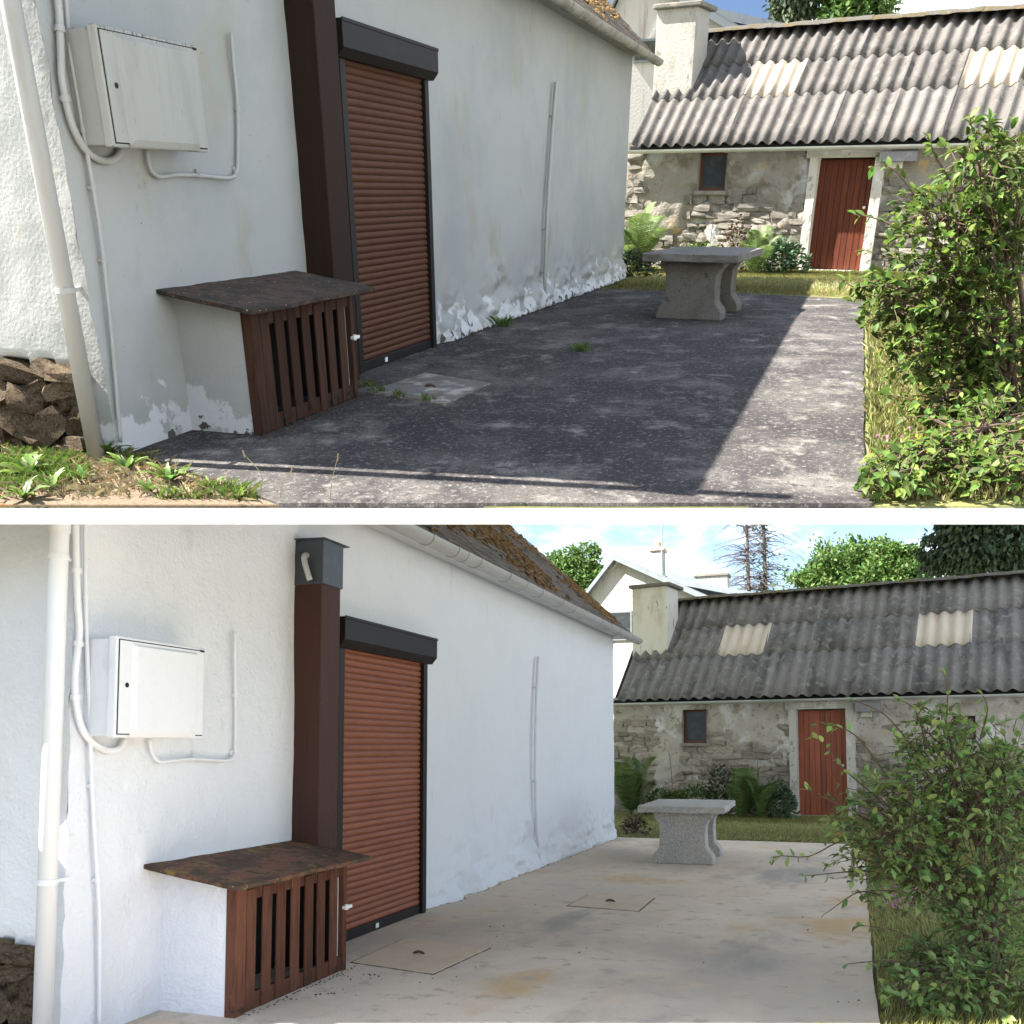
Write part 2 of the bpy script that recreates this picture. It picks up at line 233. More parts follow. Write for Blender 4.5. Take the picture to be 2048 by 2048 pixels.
# ------------------------------------------------------------------ mesh helpers
class MB:
    def __init__(s): s.v = []; s.f = []
    def add(s, vs, fs):
        o = len(s.v); s.v += [tuple(v) for v in vs]; s.f += [tuple(i + o for i in f) for f in fs]; return s
    def box(s, x0, x1, y0, y1, z0, z1):
        return s.hexa([(x0, y0, z0), (x1, y0, z0), (x1, y1, z0), (x0, y1, z0), (x0, y0, z1), (x1, y0, z1), (x1, y1, z1), (x0, y1, z1)])
    def hexa(s, p):
        return s.add(p, [(0, 3, 2, 1), (4, 5, 6, 7), (0, 1, 5, 4), (1, 2, 6, 5), (2, 3, 7, 6), (3, 0, 4, 7)])
    def prism(s, poly, d):
        """closed polygon (list of 3-d points, seen counter-clockwise) pushed along vector d."""
        n = len(poly); d = Vector(d); a = [Vector(p) for p in poly]; b = [p + d for p in a]
        fs = [tuple(range(n))[::-1], tuple(range(n, 2 * n))] + [(i, (i + 1) % n, n + (i + 1) % n, n + i) for i in range(n)]
        return s.add(a + b, fs)
    def tube(s, pts, r, seg=8, cap=True):
        pts = [Vector(p) for p in pts]; rs = r if isinstance(r, (list, tuple)) else [r] * len(pts)
        rings = []; up = Vector((0.3, 0.2, 1)).normalized()
        for i, p in enumerate(pts):
            t = (pts[min(i + 1, len(pts) - 1)] - pts[max(i - 1, 0)])
            t = t.normalized() if t.length > 1e-9 else Vector((0, 0, 1))
            if i == 0:
                u = t.orthogonal().normalized()
            else:
                u = (u - t * u.dot(t)); u = u.normalized() if u.length > 1e-6 else t.orthogonal().normalized()
            v = t.cross(u); rings.append([p + (u * math.cos(a) + v * math.sin(a)) * rs[i] for a in [2 * math.pi * k / seg for k in range(seg)]])
        vs = [q for rg in rings for q in rg]; fs = []
        for i in range(len(pts) - 1):
            for k in range(seg):
                k2 = (k + 1) % seg; fs.append((i * seg + k, i * seg + k2, (i + 1) * seg + k2, (i + 1) * seg + k))
        if cap: fs += [tuple(range(seg))[::-1], tuple(range((len(pts) - 1) * seg, len(pts) * seg))]
        return s.add(vs, fs)
    def grid(s, nu, nv, fn):
        vs = [fn(i / nu, j / nv) for j in range(nv + 1) for i in range(nu + 1)]
        return s.add(vs, [(j * (nu + 1) + i, j * (nu + 1) + i + 1, (j + 1) * (nu + 1) + i + 1, (j + 1) * (nu + 1) + i) for j in range(nv) for i in range(nu)])
    def mesh(s, name, smooth=False):
        me = bpy.data.meshes.new(name); me.from_pydata(s.v, [], s.f); me.update()
        if smooth: me.polygons.foreach_set('use_smooth', [True] * len(me.polygons))
        return me

def np_mesh(name, V, FACES, smooth=False):
    """fast mesh from arrays; all faces with the same number of corners."""
    me = bpy.data.meshes.new(name); V = np.asarray(V, np.float32); FACES = np.asarray(FACES, np.int32); n, k = FACES.shape
    me.vertices.add(len(V)); me.vertices.foreach_set('co', V.ravel())
    me.loops.add(n * k); me.loops.foreach_set('vertex_index', FACES.ravel())
    me.polygons.add(n); me.polygons.foreach_set('loop_start', np.arange(n, dtype=np.int32) * k); me.polygons.foreach_set('loop_total', np.full(n, k, np.int32))
    if smooth: me.polygons.foreach_set('use_smooth', np.ones(n, bool))
    me.update(calc_edges=True); me.validate(); return me
def scatter(name, tv, tf, pos, dirs, nrm, size):
    """copies of a template (x = along, y = across, z = up) at pos, pointing along dirs."""
    tv = np.asarray(tv, float); tf = np.asarray(tf, int); n = len(pos)
    d = dirs / np.linalg.norm(dirs, axis=1, keepdims=True)
    c = np.cross(nrm, d); c /= np.maximum(np.linalg.norm(c, axis=1, keepdims=True), 1e-6); u = np.cross(d, c)
    size = np.asarray(size, float).reshape(n, 1, 1)
    P = pos[:, None, :] + size * (tv[None, :, 0:1] * d[:, None, :] + tv[None, :, 1:2] * c[:, None, :] + tv[None, :, 2:3] * u[:, None, :])
    Fs = tf[None] + (np.arange(n) * len(tv))[:, None, None]
    return np_mesh(name, P.reshape(-1, 3), Fs.reshape(-1, tf.shape[1]))
LEAF_V = [(0, 0, 0), (.22, .20, .05), (.22, -.20, .05), (.55, .27, .07), (.55, -.27, .07), (.25, 0, 0), (.6, 0, -.02), (1, 0, -.12), (.84, .13, 0), (.84, -.13, 0)]
LEAF_F = [(0, 5, 1), (0, 2, 5), (5, 6, 3), (5, 3, 1), (5, 4, 6), (5, 2, 4), (6, 7, 8), (6, 8, 3), (6, 9, 7), (6, 4, 9)]
SPRAY_V = [(0, 0, 0), (.5, .22, .03), (.5, -.22, .03), (1, 0, -.08)]
SPRAY_F = [(0, 2, 3), (0, 3, 1)]

def raw(name, me, mat):
    if me is not None and mat is not None and not me.materials: me.materials.append(M[mat] if isinstance(mat, str) else mat)
    o = bpy.data.objects.new(name, me); COL.objects.link(o); return o
def tag(o, label, cat, group=None, kind=None):
    o['label'] = label
    if cat: o['category'] = cat
    if group: o['group'] = group
    if kind: o['kind'] = kind
    return o
def place(o, S, base=(0, 0, 0), yaw=0.0): o.matrix_world = S.M @ Matrix.Translation(base) @ Matrix.Rotation(yaw, 4, 'Z'); return o
def thing(S, name, label, cat, base=(0, 0, 0), yaw=0.0, group=None):
    o = bpy.data.objects.new(name, None); COL.objects.link(o); o.empty_display_size = .1
    place(o, S, base, yaw); return tag(o, label, cat, group)
def part(name, mb, mat, parent, bevel=0.0, smooth=False, loc=None, scale=None, rot=None, label=None, kind=None):
    me = mb.mesh(name, smooth) if isinstance(mb, MB) else mb
    o = raw(name, me, mat); o.parent = parent
    if loc is not None: o.location = loc
    if scale is not None: o.scale = scale
    if rot is not None: o.rotation_euler = rot
    if bevel:
        b = o.modifiers.new('bevel', 'BEVEL'); b.width = bevel; b.segments = 2; b.limit_method = 'ANGLE'; b.angle_limit = R(40)
    if label: o['label'] = label
    if kind: o['kind'] = kind
    return o
def solo(S, name, mb, mat, label, cat, base=(0, 0, 0), yaw=0.0, group=None, kind=None, bevel=0.0, smooth=False):
    o = part(name, mb, mat, None, bevel, smooth); place(o, S, base, yaw); return tag(o, label, cat, group, kind)
def struct(S, name, mb, mat, base=(0, 0, 0), label=None):
    o = part(name, mb, mat, None); place(o, S, base); o['kind'] = 'structure'
    if label: o['label'] = label
    return o
def fbm(x, y, z, oct_=4):
    return mnoise.fractal(Vector((x, y, z)), 1.0, 2.0, oct_)          # about -1..1
def smooth(t): t = max(0, min(1, t)); return t * t * (3 - 2 * t)
def spline(pts, n=8):
    pts = [Vector(p) for p in pts]; out = []
    for i in range(len(pts) - 1):
        p0, p1, p2, p3 = pts[max(i - 1, 0)], pts[i], pts[i + 1], pts[min(i + 2, len(pts) - 1)]
        for k in range(n):
            t = k / n; out.append(.5 * ((2 * p1) + (p2 - p0) * t + (2 * p0 - 5 * p1 + 4 * p2 - p3) * t * t + (3 * p1 - p0 - 3 * p2 + p3) * t ** 3))
    return out + [pts[-1]]

# measurements of each yard (metres, taken off the photograph)
D = {
 'A': dict(yc=3.66, yf=14.66, post=(5.60, 5.85), door=(6.12, 7.56), box=(6.02, 7.62, 2.10, 2.31), eave=3.05, bin=(4.34, 5.50), lid=(4.20, 5.64), binx=.47,
           cab=(3.73, 4.40, 1.44, 1.925), pipe=(.0, 3.555), pipe_z=-.05, conc=[(0, -4), (3.57, -4), (3.57, 14.80), (0, 14.70)], barn=(2.9, 20.3, R(-11)), gut=2.34, run=1.95, ridge=4.80,
           table=(1.52, 12.3, .68, R(2))),
 'B': dict(yc=4.20, yf=16.55, post=(6.37, 6.66), door=(6.97, 8.45), box=(6.85, 8.52, 2.06, 2.27), eave=3.00, bin=(4.86, 6.08), lid=(4.72, 6.22), binx=.47,
           cab=(4.31, 5.08, 1.44, 1.92), pipe=(-.05, 4.10), pipe_z=.0, conc=None, barn=(3.2, 19.3, R(-12)), gut=1.95, run=1.9, ridge=3.92,
           table=(1.93, 11.9, .66, R(-4))),
}
for S in (PA, PB): S.d = D[S.tag]
PB_UP = (PB.M.to_3x3() @ Vector((0, 0, 1))).normalized(); PB_P = PB.M @ Vector((0, 0, 0))
def under_deck(o, gap=.055):
    """the lower house reaches up to the underside of the deck it carries."""
    for q in [o] + list(o.children_recursive):
        if q.type != 'MESH': continue
        bpy.context.view_layer.update()
        inv = q.matrix_world.inverted(); co = inv @ (PB_P - PB_UP * gap); no = (q.matrix_world.to_3x3().transposed() @ PB_UP).normalized()
        zs = [(v.co - co).dot(no) for v in q.data.vertices]
        if not zs or max(zs) <= 0: continue
        if min(zs) >= 0: bpy.data.objects.remove(q); continue
        if q.data.users > 1: q.data = q.data.copy()
        bm = bmesh.new(); bm.from_mesh(q.data)
        bmesh.ops.bisect_plane(bm, geom=bm.verts[:] + bm.edges[:] + bm.faces[:], plane_co=co, plane_no=no, clear_outer=True)
        bm.to_mesh(q.data); bm.free()

# ------------------------------------------------------------------ ground
def poly_sheet(pts, z0, z1):
    return MB().prism([(p[0], p[1], z0) for p in pts], (0, 0, z1 - z0))
def in_front(x, y): return -(CAM_M.inverted() @ (PB.M @ Vector((x, y, 0)))).z > 4.42
def concrete(S, pts, label):
    """a thick slab with slightly uneven edges, as a fine enough sheet for its relief."""
    out = []
    for i, p in enumerate(pts):
        q = pts[(i + 1) % len(pts)]; L = math.hypot(q[0] - p[0], q[1] - p[1]); n = max(1, int(L / .25))
        for k in range(n):
            t = k / n; x = p[0] + (q[0] - p[0]) * t; y = p[1] + (q[1] - p[1]) * t
            j = .018 if 0 < k else 0
            out.append((x + j * fbm(x * 3, y * 3, 1), y + j * fbm(x * 3, y * 3, 9)))
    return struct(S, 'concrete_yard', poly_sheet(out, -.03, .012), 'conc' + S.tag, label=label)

# level ground of the lower yard, far enough to reach the horizon
struct(PA, 'ground', MB().grid(60, 60, lambda u, v: (-260 + 520 * u, -60 + 420 * v, -.035)), 'turf', label='grassy ground of the lower yard')
struct(PA, 'bounce_ground', MB().grid(12, 16, lambda u, v: (9 + 36 * u, -14 + 60 * v, -.02)), 'bouncepale', label='unseen pale gravel added beside the lower yard to bounce light')  # added out of view; sunlit, it bounces light under the deck
struct(PA, 'groundfill', MB().grid(8, 8, lambda u, v: (-12 + 20.9 * u, -14 + 15.9 * v, -.02)), 'concB', label='unseen grey forecourt behind the viewpoint')  # added out of view in neutral grey to replace green turf bounce
concrete(PA, [(0, 3.7), (-.4, 3.3), (.6, 2.0), (3.57, 2.0), (3.57, 14.80), (0, 14.70)], 'clean sand-coloured concrete yard')
# sloping deck of the upper yard
FL, FR = PB.g(-2800, 1300), PB.g(2400, 1038)
W1, W2 = PB.g(-600, 1300), PB.g(-600, 1038)  # unseen left wing, added to block sun on the lower yard
deck = [(FL.x, FL.y), (W1.x, W1.y), (W2.x, W2.y), (FR.x, FR.y), (8.6, 21.6), (-7, 22.6), (-12, 22.6), (-12, 7)]  # left corners pushed out to shade the lower house and barn
struct(PB, 'deck', poly_sheet(deck, -.024, -.012), 'deck', label='white edged sloping deck under the upper yard')
fl2, fr2 = PB.g(-420, 1011), PB.g(2398, 1011)
struct(PB, 'ground', poly_sheet([(fl2.x, fl2.y), (fr2.x, fr2.y), (8.58, 21.58), (-6.98, 22.58), (-6.98, 9)], -.0118, -.004), 'turf', label='dry turf and soil of the upper yard')
gl = PB.g(556, 1011); gr = PB.g(1744, 1011)
PB.d['conc'] = [(gl.x, gl.y), (gr.x, gr.y), (3.72, 5.4), (3.69, 14.18), (2.22, 14.56), (.34, 14.84), (-.05, 14.9), (-.05, 4.35), (.02, 4.28), (.35, 4.15)]
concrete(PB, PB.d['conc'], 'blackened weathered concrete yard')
soil = [PB.g(25 - 300, 1011), PB.g(556, 1011), Vector((.36, 4.10, 0)), Vector((.0, 4.25, 0)), Vector((-1.8, 4.3, 0))]
struct(PB, 'soil_patch', poly_sheet([(p.x, p.y) for p in soil], -.02, .004), 'soil', label='bare brown soil at the house corner')

# ------------------------------------------------------------------ stones
def stone_mesh(k):
    r = random.Random(100 + k); bm = bmesh.new(); bmesh.ops.create_cube(bm, size=1.0)
    bmesh.ops.subdivide_edges(bm, edges=bm.edges[:], cuts=1, use_grid_fill=True)
    o = r.uniform(0, 50)
    for v in bm.verts:
        c = v.co; s = c.normalized() * .62
        v.co = c.lerp(s, .24) + Vector([.17 * fbm(c.x * 1.7 + o + 9 * a, c.y * 1.7, c.z * 1.7, 3) for a in range(3)])
    me = bpy.data.meshes.new('stone'); bm.to_mesh(me); bm.free(); me.materials.append(M['stone'])
    me.polygons.foreach_set('use_smooth', [r.random() < .25] * len(me.polygons)); return me
STONES = [stone_mesh(k) for k in range(10)]
STONES_A = [s.copy() for s in STONES]
for s in STONES_A: s.materials[0] = M['stoneA']
RUBBLE = [s.copy() for s in STONES[:5]]
for s in RUBBLE: s.materials[0] = M['rubble']

# ------------------------------------------------------------------ the white house
def wall_x(S, y, z):
    x = .010 * fbm(y * .8, z * .8, 3, 3) + .004 * fbm(y * 5, z * 5, 8, 3)
    rough = smooth((.62 - z + .35 * fbm(y * 1.1, 2.2, 5, 3)) / .45) * smooth((y - S.d['door'][1] - .1) / .4)
    return x + rough * (.075 * fbm(y * 3.2, z * 4.2, 2, 5) + .045 * abs(fbm(y * 9, z * 11, 6, 4)) + .022 * smooth((.28 + .12 * fbm(y * 2.3, 5, 5, 4) - z) / .03)) + .03 * smooth((.2 - z) / .2) * smooth((y - S.d['door'][1]) / .5)
def house(S):
    d = S.d; dirty = S.dirty; yc, yf, ev = d['yc'], d['yf'], d['eave']; t = S.tag
    H = thing(S, 'white_house', 'low house with grimy stained white walls and a wood post beside its shutter' if dirty else 'low house with freshly painted bright white walls and mossy slate roof', 'house')
    WD, SL = 5.6, .92
    mb = MB()
    nu, nv = 300, 84
    zs = lambda v: -.06 + (ev + .22) * (v ** 1.35)
    def corner(z): return .016 * fbm(z * 6, 3, 1, 4)
    mb.grid(nu, nv, lambda u, v: (wall_x(S, yc + (yf - yc) * u, zs(v)) + (corner(zs(v)) if u == 0 else 0), yc + (yf - yc) * u + (corner(zs(v) + 9) if u == 0 else 0) + (-.05 * max(0, fbm(zs(v) * 5, 7, 7, 3)) * smooth((.5 - zs(v)) / .4) if u == 1 else 0), zs(v)))
    tear = lambda x: .44 + .10 * (-x - .15) + .05 * fbm(x * 5, 3, 3, 4)
    def gab(u, v):
        x = -1.6 * (1 - u); z = zs(v)
        rec = smooth((tear(x) - z) / .03) * smooth((-.12 - x) / .04)
        return (x if u < 1 else wall_x(S, yc, z) + corner(z), yc + .006 * fbm(x * 4, z * 4, 5, 3) + .10 * rec + (corner(z + 9) if u == 1 else 0), z)
    mb.grid(50, 70, gab)
    top = ev + .16; rg = top + WD / 2 * SL
    mb.add([(-1.6, yc, -.06), (-WD, yc, -.06), (-WD, yc, top), (-1.6, yc, top)], [(0, 1, 2, 3)])
    mb.add([(0, yc, top), (-WD, yc, top), (-WD / 2, yc, rg)], [(0, 2, 1)])
    mb.add([(0, yf, -.06), (-WD, yf, -.06), (-WD, yf, top), (-WD / 2, yf, rg), (0, yf, top)], [(0, 1, 2, 3, 4)])
    mb.add([(-WD, yc, -.06), (-WD, yf, -.06), (-WD, yf, top), (-WD, yc, top)], [(0, 1, 2, 3)])
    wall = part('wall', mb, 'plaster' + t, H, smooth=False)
    wall.data.polygons.foreach_set('use_smooth', [True] * len(wall.data.polygons))
    # rubble where the render has fallen off the gable foot
    fo = part('foundation', MB().box(-1.6, -.13, yc + .085, yc + .16, -.06, .46), 'mortar', H)
    r = random.Random(5)
    z = -.05
    while z < .44:
        h = r.uniform(.05, .12); x = -1.55
        while x < -.15:
            w = r.uniform(.07, .22)
            if z + h * .7 < tear(x) + .03 and x + w < -.09:
                part('stone', r.choice(RUBBLE), None, fo, loc=(x + w / 2, yc + .07 - r.uniform(0, .08), z + h / 2), scale=(w * 1.15, .16, h * 1.3), rot=(r.uniform(-.5, .5), r.uniform(-.6, .6), r.uniform(-.4, .4)))
            x += w
        z += h
    # roof
    ze = ev + .06
    roofz = lambda x: ze + (.28 - x) * SL
    roof = part('roof', MB().prism([(.28, yc - .10, roofz(.28) - .05), (.28, yc - .10, roofz(.28) - .01), (-WD / 2, yc - .10, roofz(-WD / 2) - .01), (-WD - .28, yc - .10, roofz(.28) - .01), (-WD - .28, yc - .10, roofz(.28) - .05), (-WD / 2, yc - .10, roofz(-WD / 2) - .05)][::-1], (0, yf - yc + .32, 0)), 'slate' + t, H)
    # slates, each a thin plate of its own
    ang = math.atan(SL); ds = Vector((-math.cos(ang), 0, math.sin(ang))); nr = Vector((math.sin(ang), 0, math.cos(ang)))
    V = []; Fc = []; expo = .105; nrow = int((.28 + WD / 2) / math.cos(ang) / expo); r = random.Random(11)
    for i in range(nrow):
        y = yc - .12 + (i % 2) * .1
        while y < yf + .2:
            w = .19 + r.uniform(-.02, .02); j = r.uniform(-.008, .008); lift = .014 + r.uniform(0, .006)
            p = Vector((.30, y, roofz(.30))) + ds * (i * expo + j)
            a, b = p + nr * lift, p + Vector((0, w - .006, 0)) + nr * (lift + r.uniform(-.003, .003))
            c, e = b + ds * (expo * 1.5) - nr * (lift - .003), a + ds * (expo * 1.5) - nr * (lift - .003)
            o = len(V); V += [a, b, c, e, a - nr * .009, b - nr * .009]; Fc += [(o, o + 1, o + 2, o + 3), (o + 4, o + 5, o + 1, o)]
            y += w
    part('slates', np_mesh('slates', [tuple(v) for v in V], Fc), 'slate' + t, roof, kind='stuff')
    # moss cushions on the slates
    pos = []; sz = []; r = random.Random(13)
    for k in range(16000):
        s = r.uniform(.1, 4.2); y = r.uniform(yc, yf + .2)
        dens = fbm(y * .5, s * .8, 3, 3) + .55 * smooth((s - .25) / .7) - .12
        if r.random() < dens * (1.0 if not dirty else .55):
            pos.append(tuple(Vector((.30, y, roofz(.30))) + ds * s + nr * .012)); sz.append(r.uniform(.018, .05))
    mv = [(1, 0, 0), (.5, .87, 0), (-.5, .87, 0), (-1, 0, 0), (-.5, -.87, 0), (.5, -.87, 0), (.4, .2, .5), (-.4, .2, .55), (0, -.45, .45)]
    mf = [(0, 1, 6), (1, 2, 7), (1, 7, 6), (2, 3, 7), (3, 4, 8), (3, 8, 7), (4, 5, 8), (5, 0, 6), (5, 6, 8), (6, 7, 8)]
    n = len(pos); ry = np.stack([rng.normal(size=n) * .5, np.ones(n), np.zeros(n)], 1)
    part('moss', scatter('moss', mv, mf, np.array(pos), ry, np.tile(np.array(nr), (n, 1)), sz), 'moss', roof, kind='stuff')
    # gutter with its brackets
    def arc(r0, a0, a1, k): return [(.345 + r0 * math.cos(a), ev + .005 + r0 * math.sin(a)) for a in [a0 + (a1 - a0) * i / k for i in range(k + 1)]]
    def trough(y0, y1, ro, ri):
        pr = arc(ro, R(180), R(360), 10) + arc(ri, R(360), R(180), 10)
        return MB().prism([(x, y0, z) for x, z in pr], (0, y1 - y0, 0))
    gy0 = yc - .12
    gut = part('gutter', trough(gy0, yf + .26, .075, .069), 'gut' + t, H)
    part('end_cap', MB().prism([(x, yf + .255, z) for x, z in arc(.078, R(180), R(360), 10)], (0, .012, 0)), 'gut' + t, gut)
    k = 0; y = gy0 + .3
    while y < yf + .2:
        part('bracket', trough(y - .016, y + .016, .082, .073), 'gut' + t, gut)
        y += .52 + .25 * (k % 3 == 1); k += 1
    for y in (yc + 4.05, yc + 7.9): part('joint_sleeve', trough(y - .05, y + .05, .080, .0735), 'gut' + t, gut)
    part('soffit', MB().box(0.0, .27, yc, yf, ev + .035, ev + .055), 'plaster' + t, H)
    # timber post with a slate-blue metal head
    y0, y1 = d['post']; hd = 2.47 if not dirty else 2.49
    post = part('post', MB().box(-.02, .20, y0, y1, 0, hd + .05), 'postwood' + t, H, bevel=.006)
    part('post_head', MB().box(-.02, .212, y0 - .008, y1 + .012, hd, hd + .30), 'flash', post, bevel=.003)
    part('head_plate', MB().hexa([(-.01, y0 - .03, hd + .302), (.23, y0 - .02, hd + .298), (.23, y1 + .07, hd + .298), (-.01, y1 + .07, hd + .302), (-.01, y0 - .03, hd + .309), (.23, y0 - .02, hd + .305), (.23, y1 + .07, hd + .305), (-.01, y1 + .07, hd + .309)]), 'flash', post)
    part('spout', MB().tube(spline([(.09, y0 + .03, hd + .19), (.09, y0 - .03, hd + .19), (.10, y0 - .055, hd + .15), (.125, y0 - .05, hd + .06), (.135, y0 - .04, hd + .02)], 5), .020, 10), 'zinc', post, smooth=True)
    # roller shutter: rails, slats, bottom bar, box
    a, b = d['door']; bx0, bx1, bz0, bz1 = d['box']
    sh = part('roller_shutter', MB().box(-.012, .010, a, b, 0.0, bz0 + .03), 'rail', H)
    for r0, r1 in ((b - .055, b + .02), (a - .05, a + .03)): part('guide_rail', MB().box(-.01, .075, r0, r1, 0.0, bz0 + .03), 'rail', sh, bevel=.004)
    pitch = .0475; prof = []
    for i in range(7):
        q = i / 6; prof.append((.022 + .0135 * math.sin(math.pi * (q * .86 + .07)), q * (pitch - .004)))
    prof += [(.012, pitch - .004), (.012, pitch), (.004, pitch), (.004, 0)]
    slat = MB().prism([(x, 0, z) for x, z in prof], (0, b - .045 - a - .02, 0)).mesh('slat')
    bm = bmesh.new(); bm.from_mesh(slat); bmesh.ops.recalc_face_normals(bm, faces=bm.faces[:]); bm.to_mesh(slat); bm.free()
    z = .085
    while z < bz0 + .0:
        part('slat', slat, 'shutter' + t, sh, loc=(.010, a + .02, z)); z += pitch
    part('bottom_bar', MB().box(.004, .052, a + .0, b - .045, .012, .084), 'rail', sh, bevel=.005)
    bl = S.w(*((755, 1850) if not dirty else (773, 717)), .055)
    part('white_tab', MB().box(.05, .056, bl.y - .022, bl.y + .022, .030, .064), 'latch', sh)
    sb = part('shutter_box', MB().prism([(x, bx0, z) for x, z in [(-.01, bz1), (-.01, bz0), (.10, bz0 - .005), (.145, bz0 + .05), (.145, bz1)]], (0, bx1 - bx0, 0)), 'boxblk', sh, bevel=.004)
    part('box_lip', MB().box(.143, .150, bx0 - .004, bx1 + .004, bz1 - .016, bz1 + .006), 'boxblk', sb, bevel=.002)
    part('screw_cap', MB().box(.06, .075, bx0 + .95, bx0 + .965, bz1, bz1 + .018), 'boxblk', sb)
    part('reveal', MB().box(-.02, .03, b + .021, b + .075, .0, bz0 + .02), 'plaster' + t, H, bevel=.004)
    # downpipe at the corner
    px, py = d['pipe']; zt = 4.0
    dp = part('downpipe', MB().tube([(px, py, d['pipe_z']), (px, py, zt)], .043, 20), 'pipe' + t, H, smooth=True)
    part('pipe_collar', MB().tube([(px, py, 2.40), (px, py, 2.52)], .049, 20), 'pipe' + t, dp, smooth=True)
    for zb in ((2.28, .78) if not dirty else (.83, 2.05)):
        q = MB().tube([(px, py, zb - .012), (px, py, zb + .012)], .047, 20); q.box(px - .01, px + .012, py + .04, yc + .02, zb - .008, zb + .008)
        part('pipe_bracket', q, 'pipe' + t, dp)
    # surface conduits
    runs = [
        ([(150, 1000), (152, 1100), (155, 1200), (159, 1265), (153, 1320), (150, 1370), (156, 1430), (170, 1468), (192, 1490), (217, 1501), (239, 1497), (250, 1480)], .017, [3, 7, 11]),
        ([(170, 1000), (171, 1150), (173, 1260), (178, 1400), (182, 1520), (188, 1650), (195, 1760), (199, 1850), (199, 2060)], .0105, [3, 9, 12]),
        ([(300, 1478), (303, 1503), (318, 1523), (346, 1521), (391, 1518), (452, 1521), (468, 1511), (471, 1490), (471, 1390), (470, 1330), (470, 1262)], .0105, [8, 12, 16]),
        ([(1077, 1314), (1075, 1360), (1073, 1405), (1071, 1530), (1072, 1600), (1075, 1660), (1080, 1715), (1083, 1735)], .021, [3, 7, 11])] if not dirty else [
        ([(112, -20), (118, 25), (122, 110), (125, 165), (143, 246), (172, 300), (208, 322), (232, 316), (243, 298)], .017, [3, 7]),
        ([(130, -20), (140, 100), (153, 180), (166, 260), (180, 340), (195, 430), (207, 520), (222, 660), (232, 770), (241, 884)], .0105, [6, 9, 12]),
        ([(294, 300), (300, 335), (318, 353), (351, 350), (398, 351), (458, 356), (472, 345), (475, 320), (475, 217), (467, 130), (462, 66)], .0105, [8, 12, 16]),
        ([(1112, 165), (1108, 215), (1104, 270), (1095, 409), (1091, 520), (1090, 570), (1095, 622)], .021, [3, 7, 9])]
    for pts, rad, clips in runs:
        off = .028 if rad < .02 else .05; L = [S.w(x, y, off) for x, y in pts]; sp = spline(L, 5)
        c = part('conduit', MB().tube(sp, rad, 10), 'pipe' + t, H, smooth=True)
        for ci in clips:
            i = min(len(sp) - 2, ci * 2 + (ci // 2)); p, q = sp[i], sp[i + 1]; dv = (q - p).normalized() * .012
            m2 = MB().tube([p - dv, p + dv], rad * 1.28, 10)
            sd = Vector((0, 1, 0)) if abs(dv.z) > abs(dv.y) else Vector((0, 0, 1))
            e = p + sd * rad * 2.1
            m2.box(-.0, .022, min(p.y, e.y) - .008, max(p.y, e.y) + .008, min(p.z, e.z) - .008, max(p.z, e.z) + .008)
            part('clip', m2, 'pipe' + t, c)
    bpy.context.view_layer.update()
    if not dirty: under_deck(H)
    return H

def cabinet(S):
    y0, y1, z0, z1 = S.d['cab']; t = S.tag; w, h = y1 - y0, z1 - z0
    C = thing(S, 'meter_cabinet', 'grimy mould-streaked meter cabinet on the stained wall' if S.dirty else 'clean white meter cabinet on the freshly painted wall', 'cabinet', (0, y0, z0))
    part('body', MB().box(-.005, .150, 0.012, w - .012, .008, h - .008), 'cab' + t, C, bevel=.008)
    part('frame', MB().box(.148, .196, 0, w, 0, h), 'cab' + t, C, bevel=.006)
    part('gasket', MB().box(.195, .1985, .014, w - .014, .014, h - .014), 'black', C)
    dm = MB().box(.197, .2035, .019, w - .019, .019, h - .019)
    a, b, c, e = .14 * w, .19 * w, .86 * w, .88 * w; zb, zt_ = .05 * h, .97 * h - .015
    X0, X1 = .2035, .216
    dm.hexa([(X0, a, zb - .02), (X1, b, zb + .01), (X1, c, zb + .01), (X0, e, zb - .02), (X0, a, zt_), (X1, b, zt_ - .012), (X1, c, zt_ - .012), (X0, e, zt_)])
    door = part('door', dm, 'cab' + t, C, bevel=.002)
    lk = MB().tube([(.203, .072 * w + .02, .52 * h), (.2065, .072 * w + .02, .52 * h)], .012, 14)
    part('lock', lk, 'black', door)
    part('hinge_notch', MB().box(.2, .207, w - .05, w - .02, h - .024, h - .013), 'black', door)
    return C

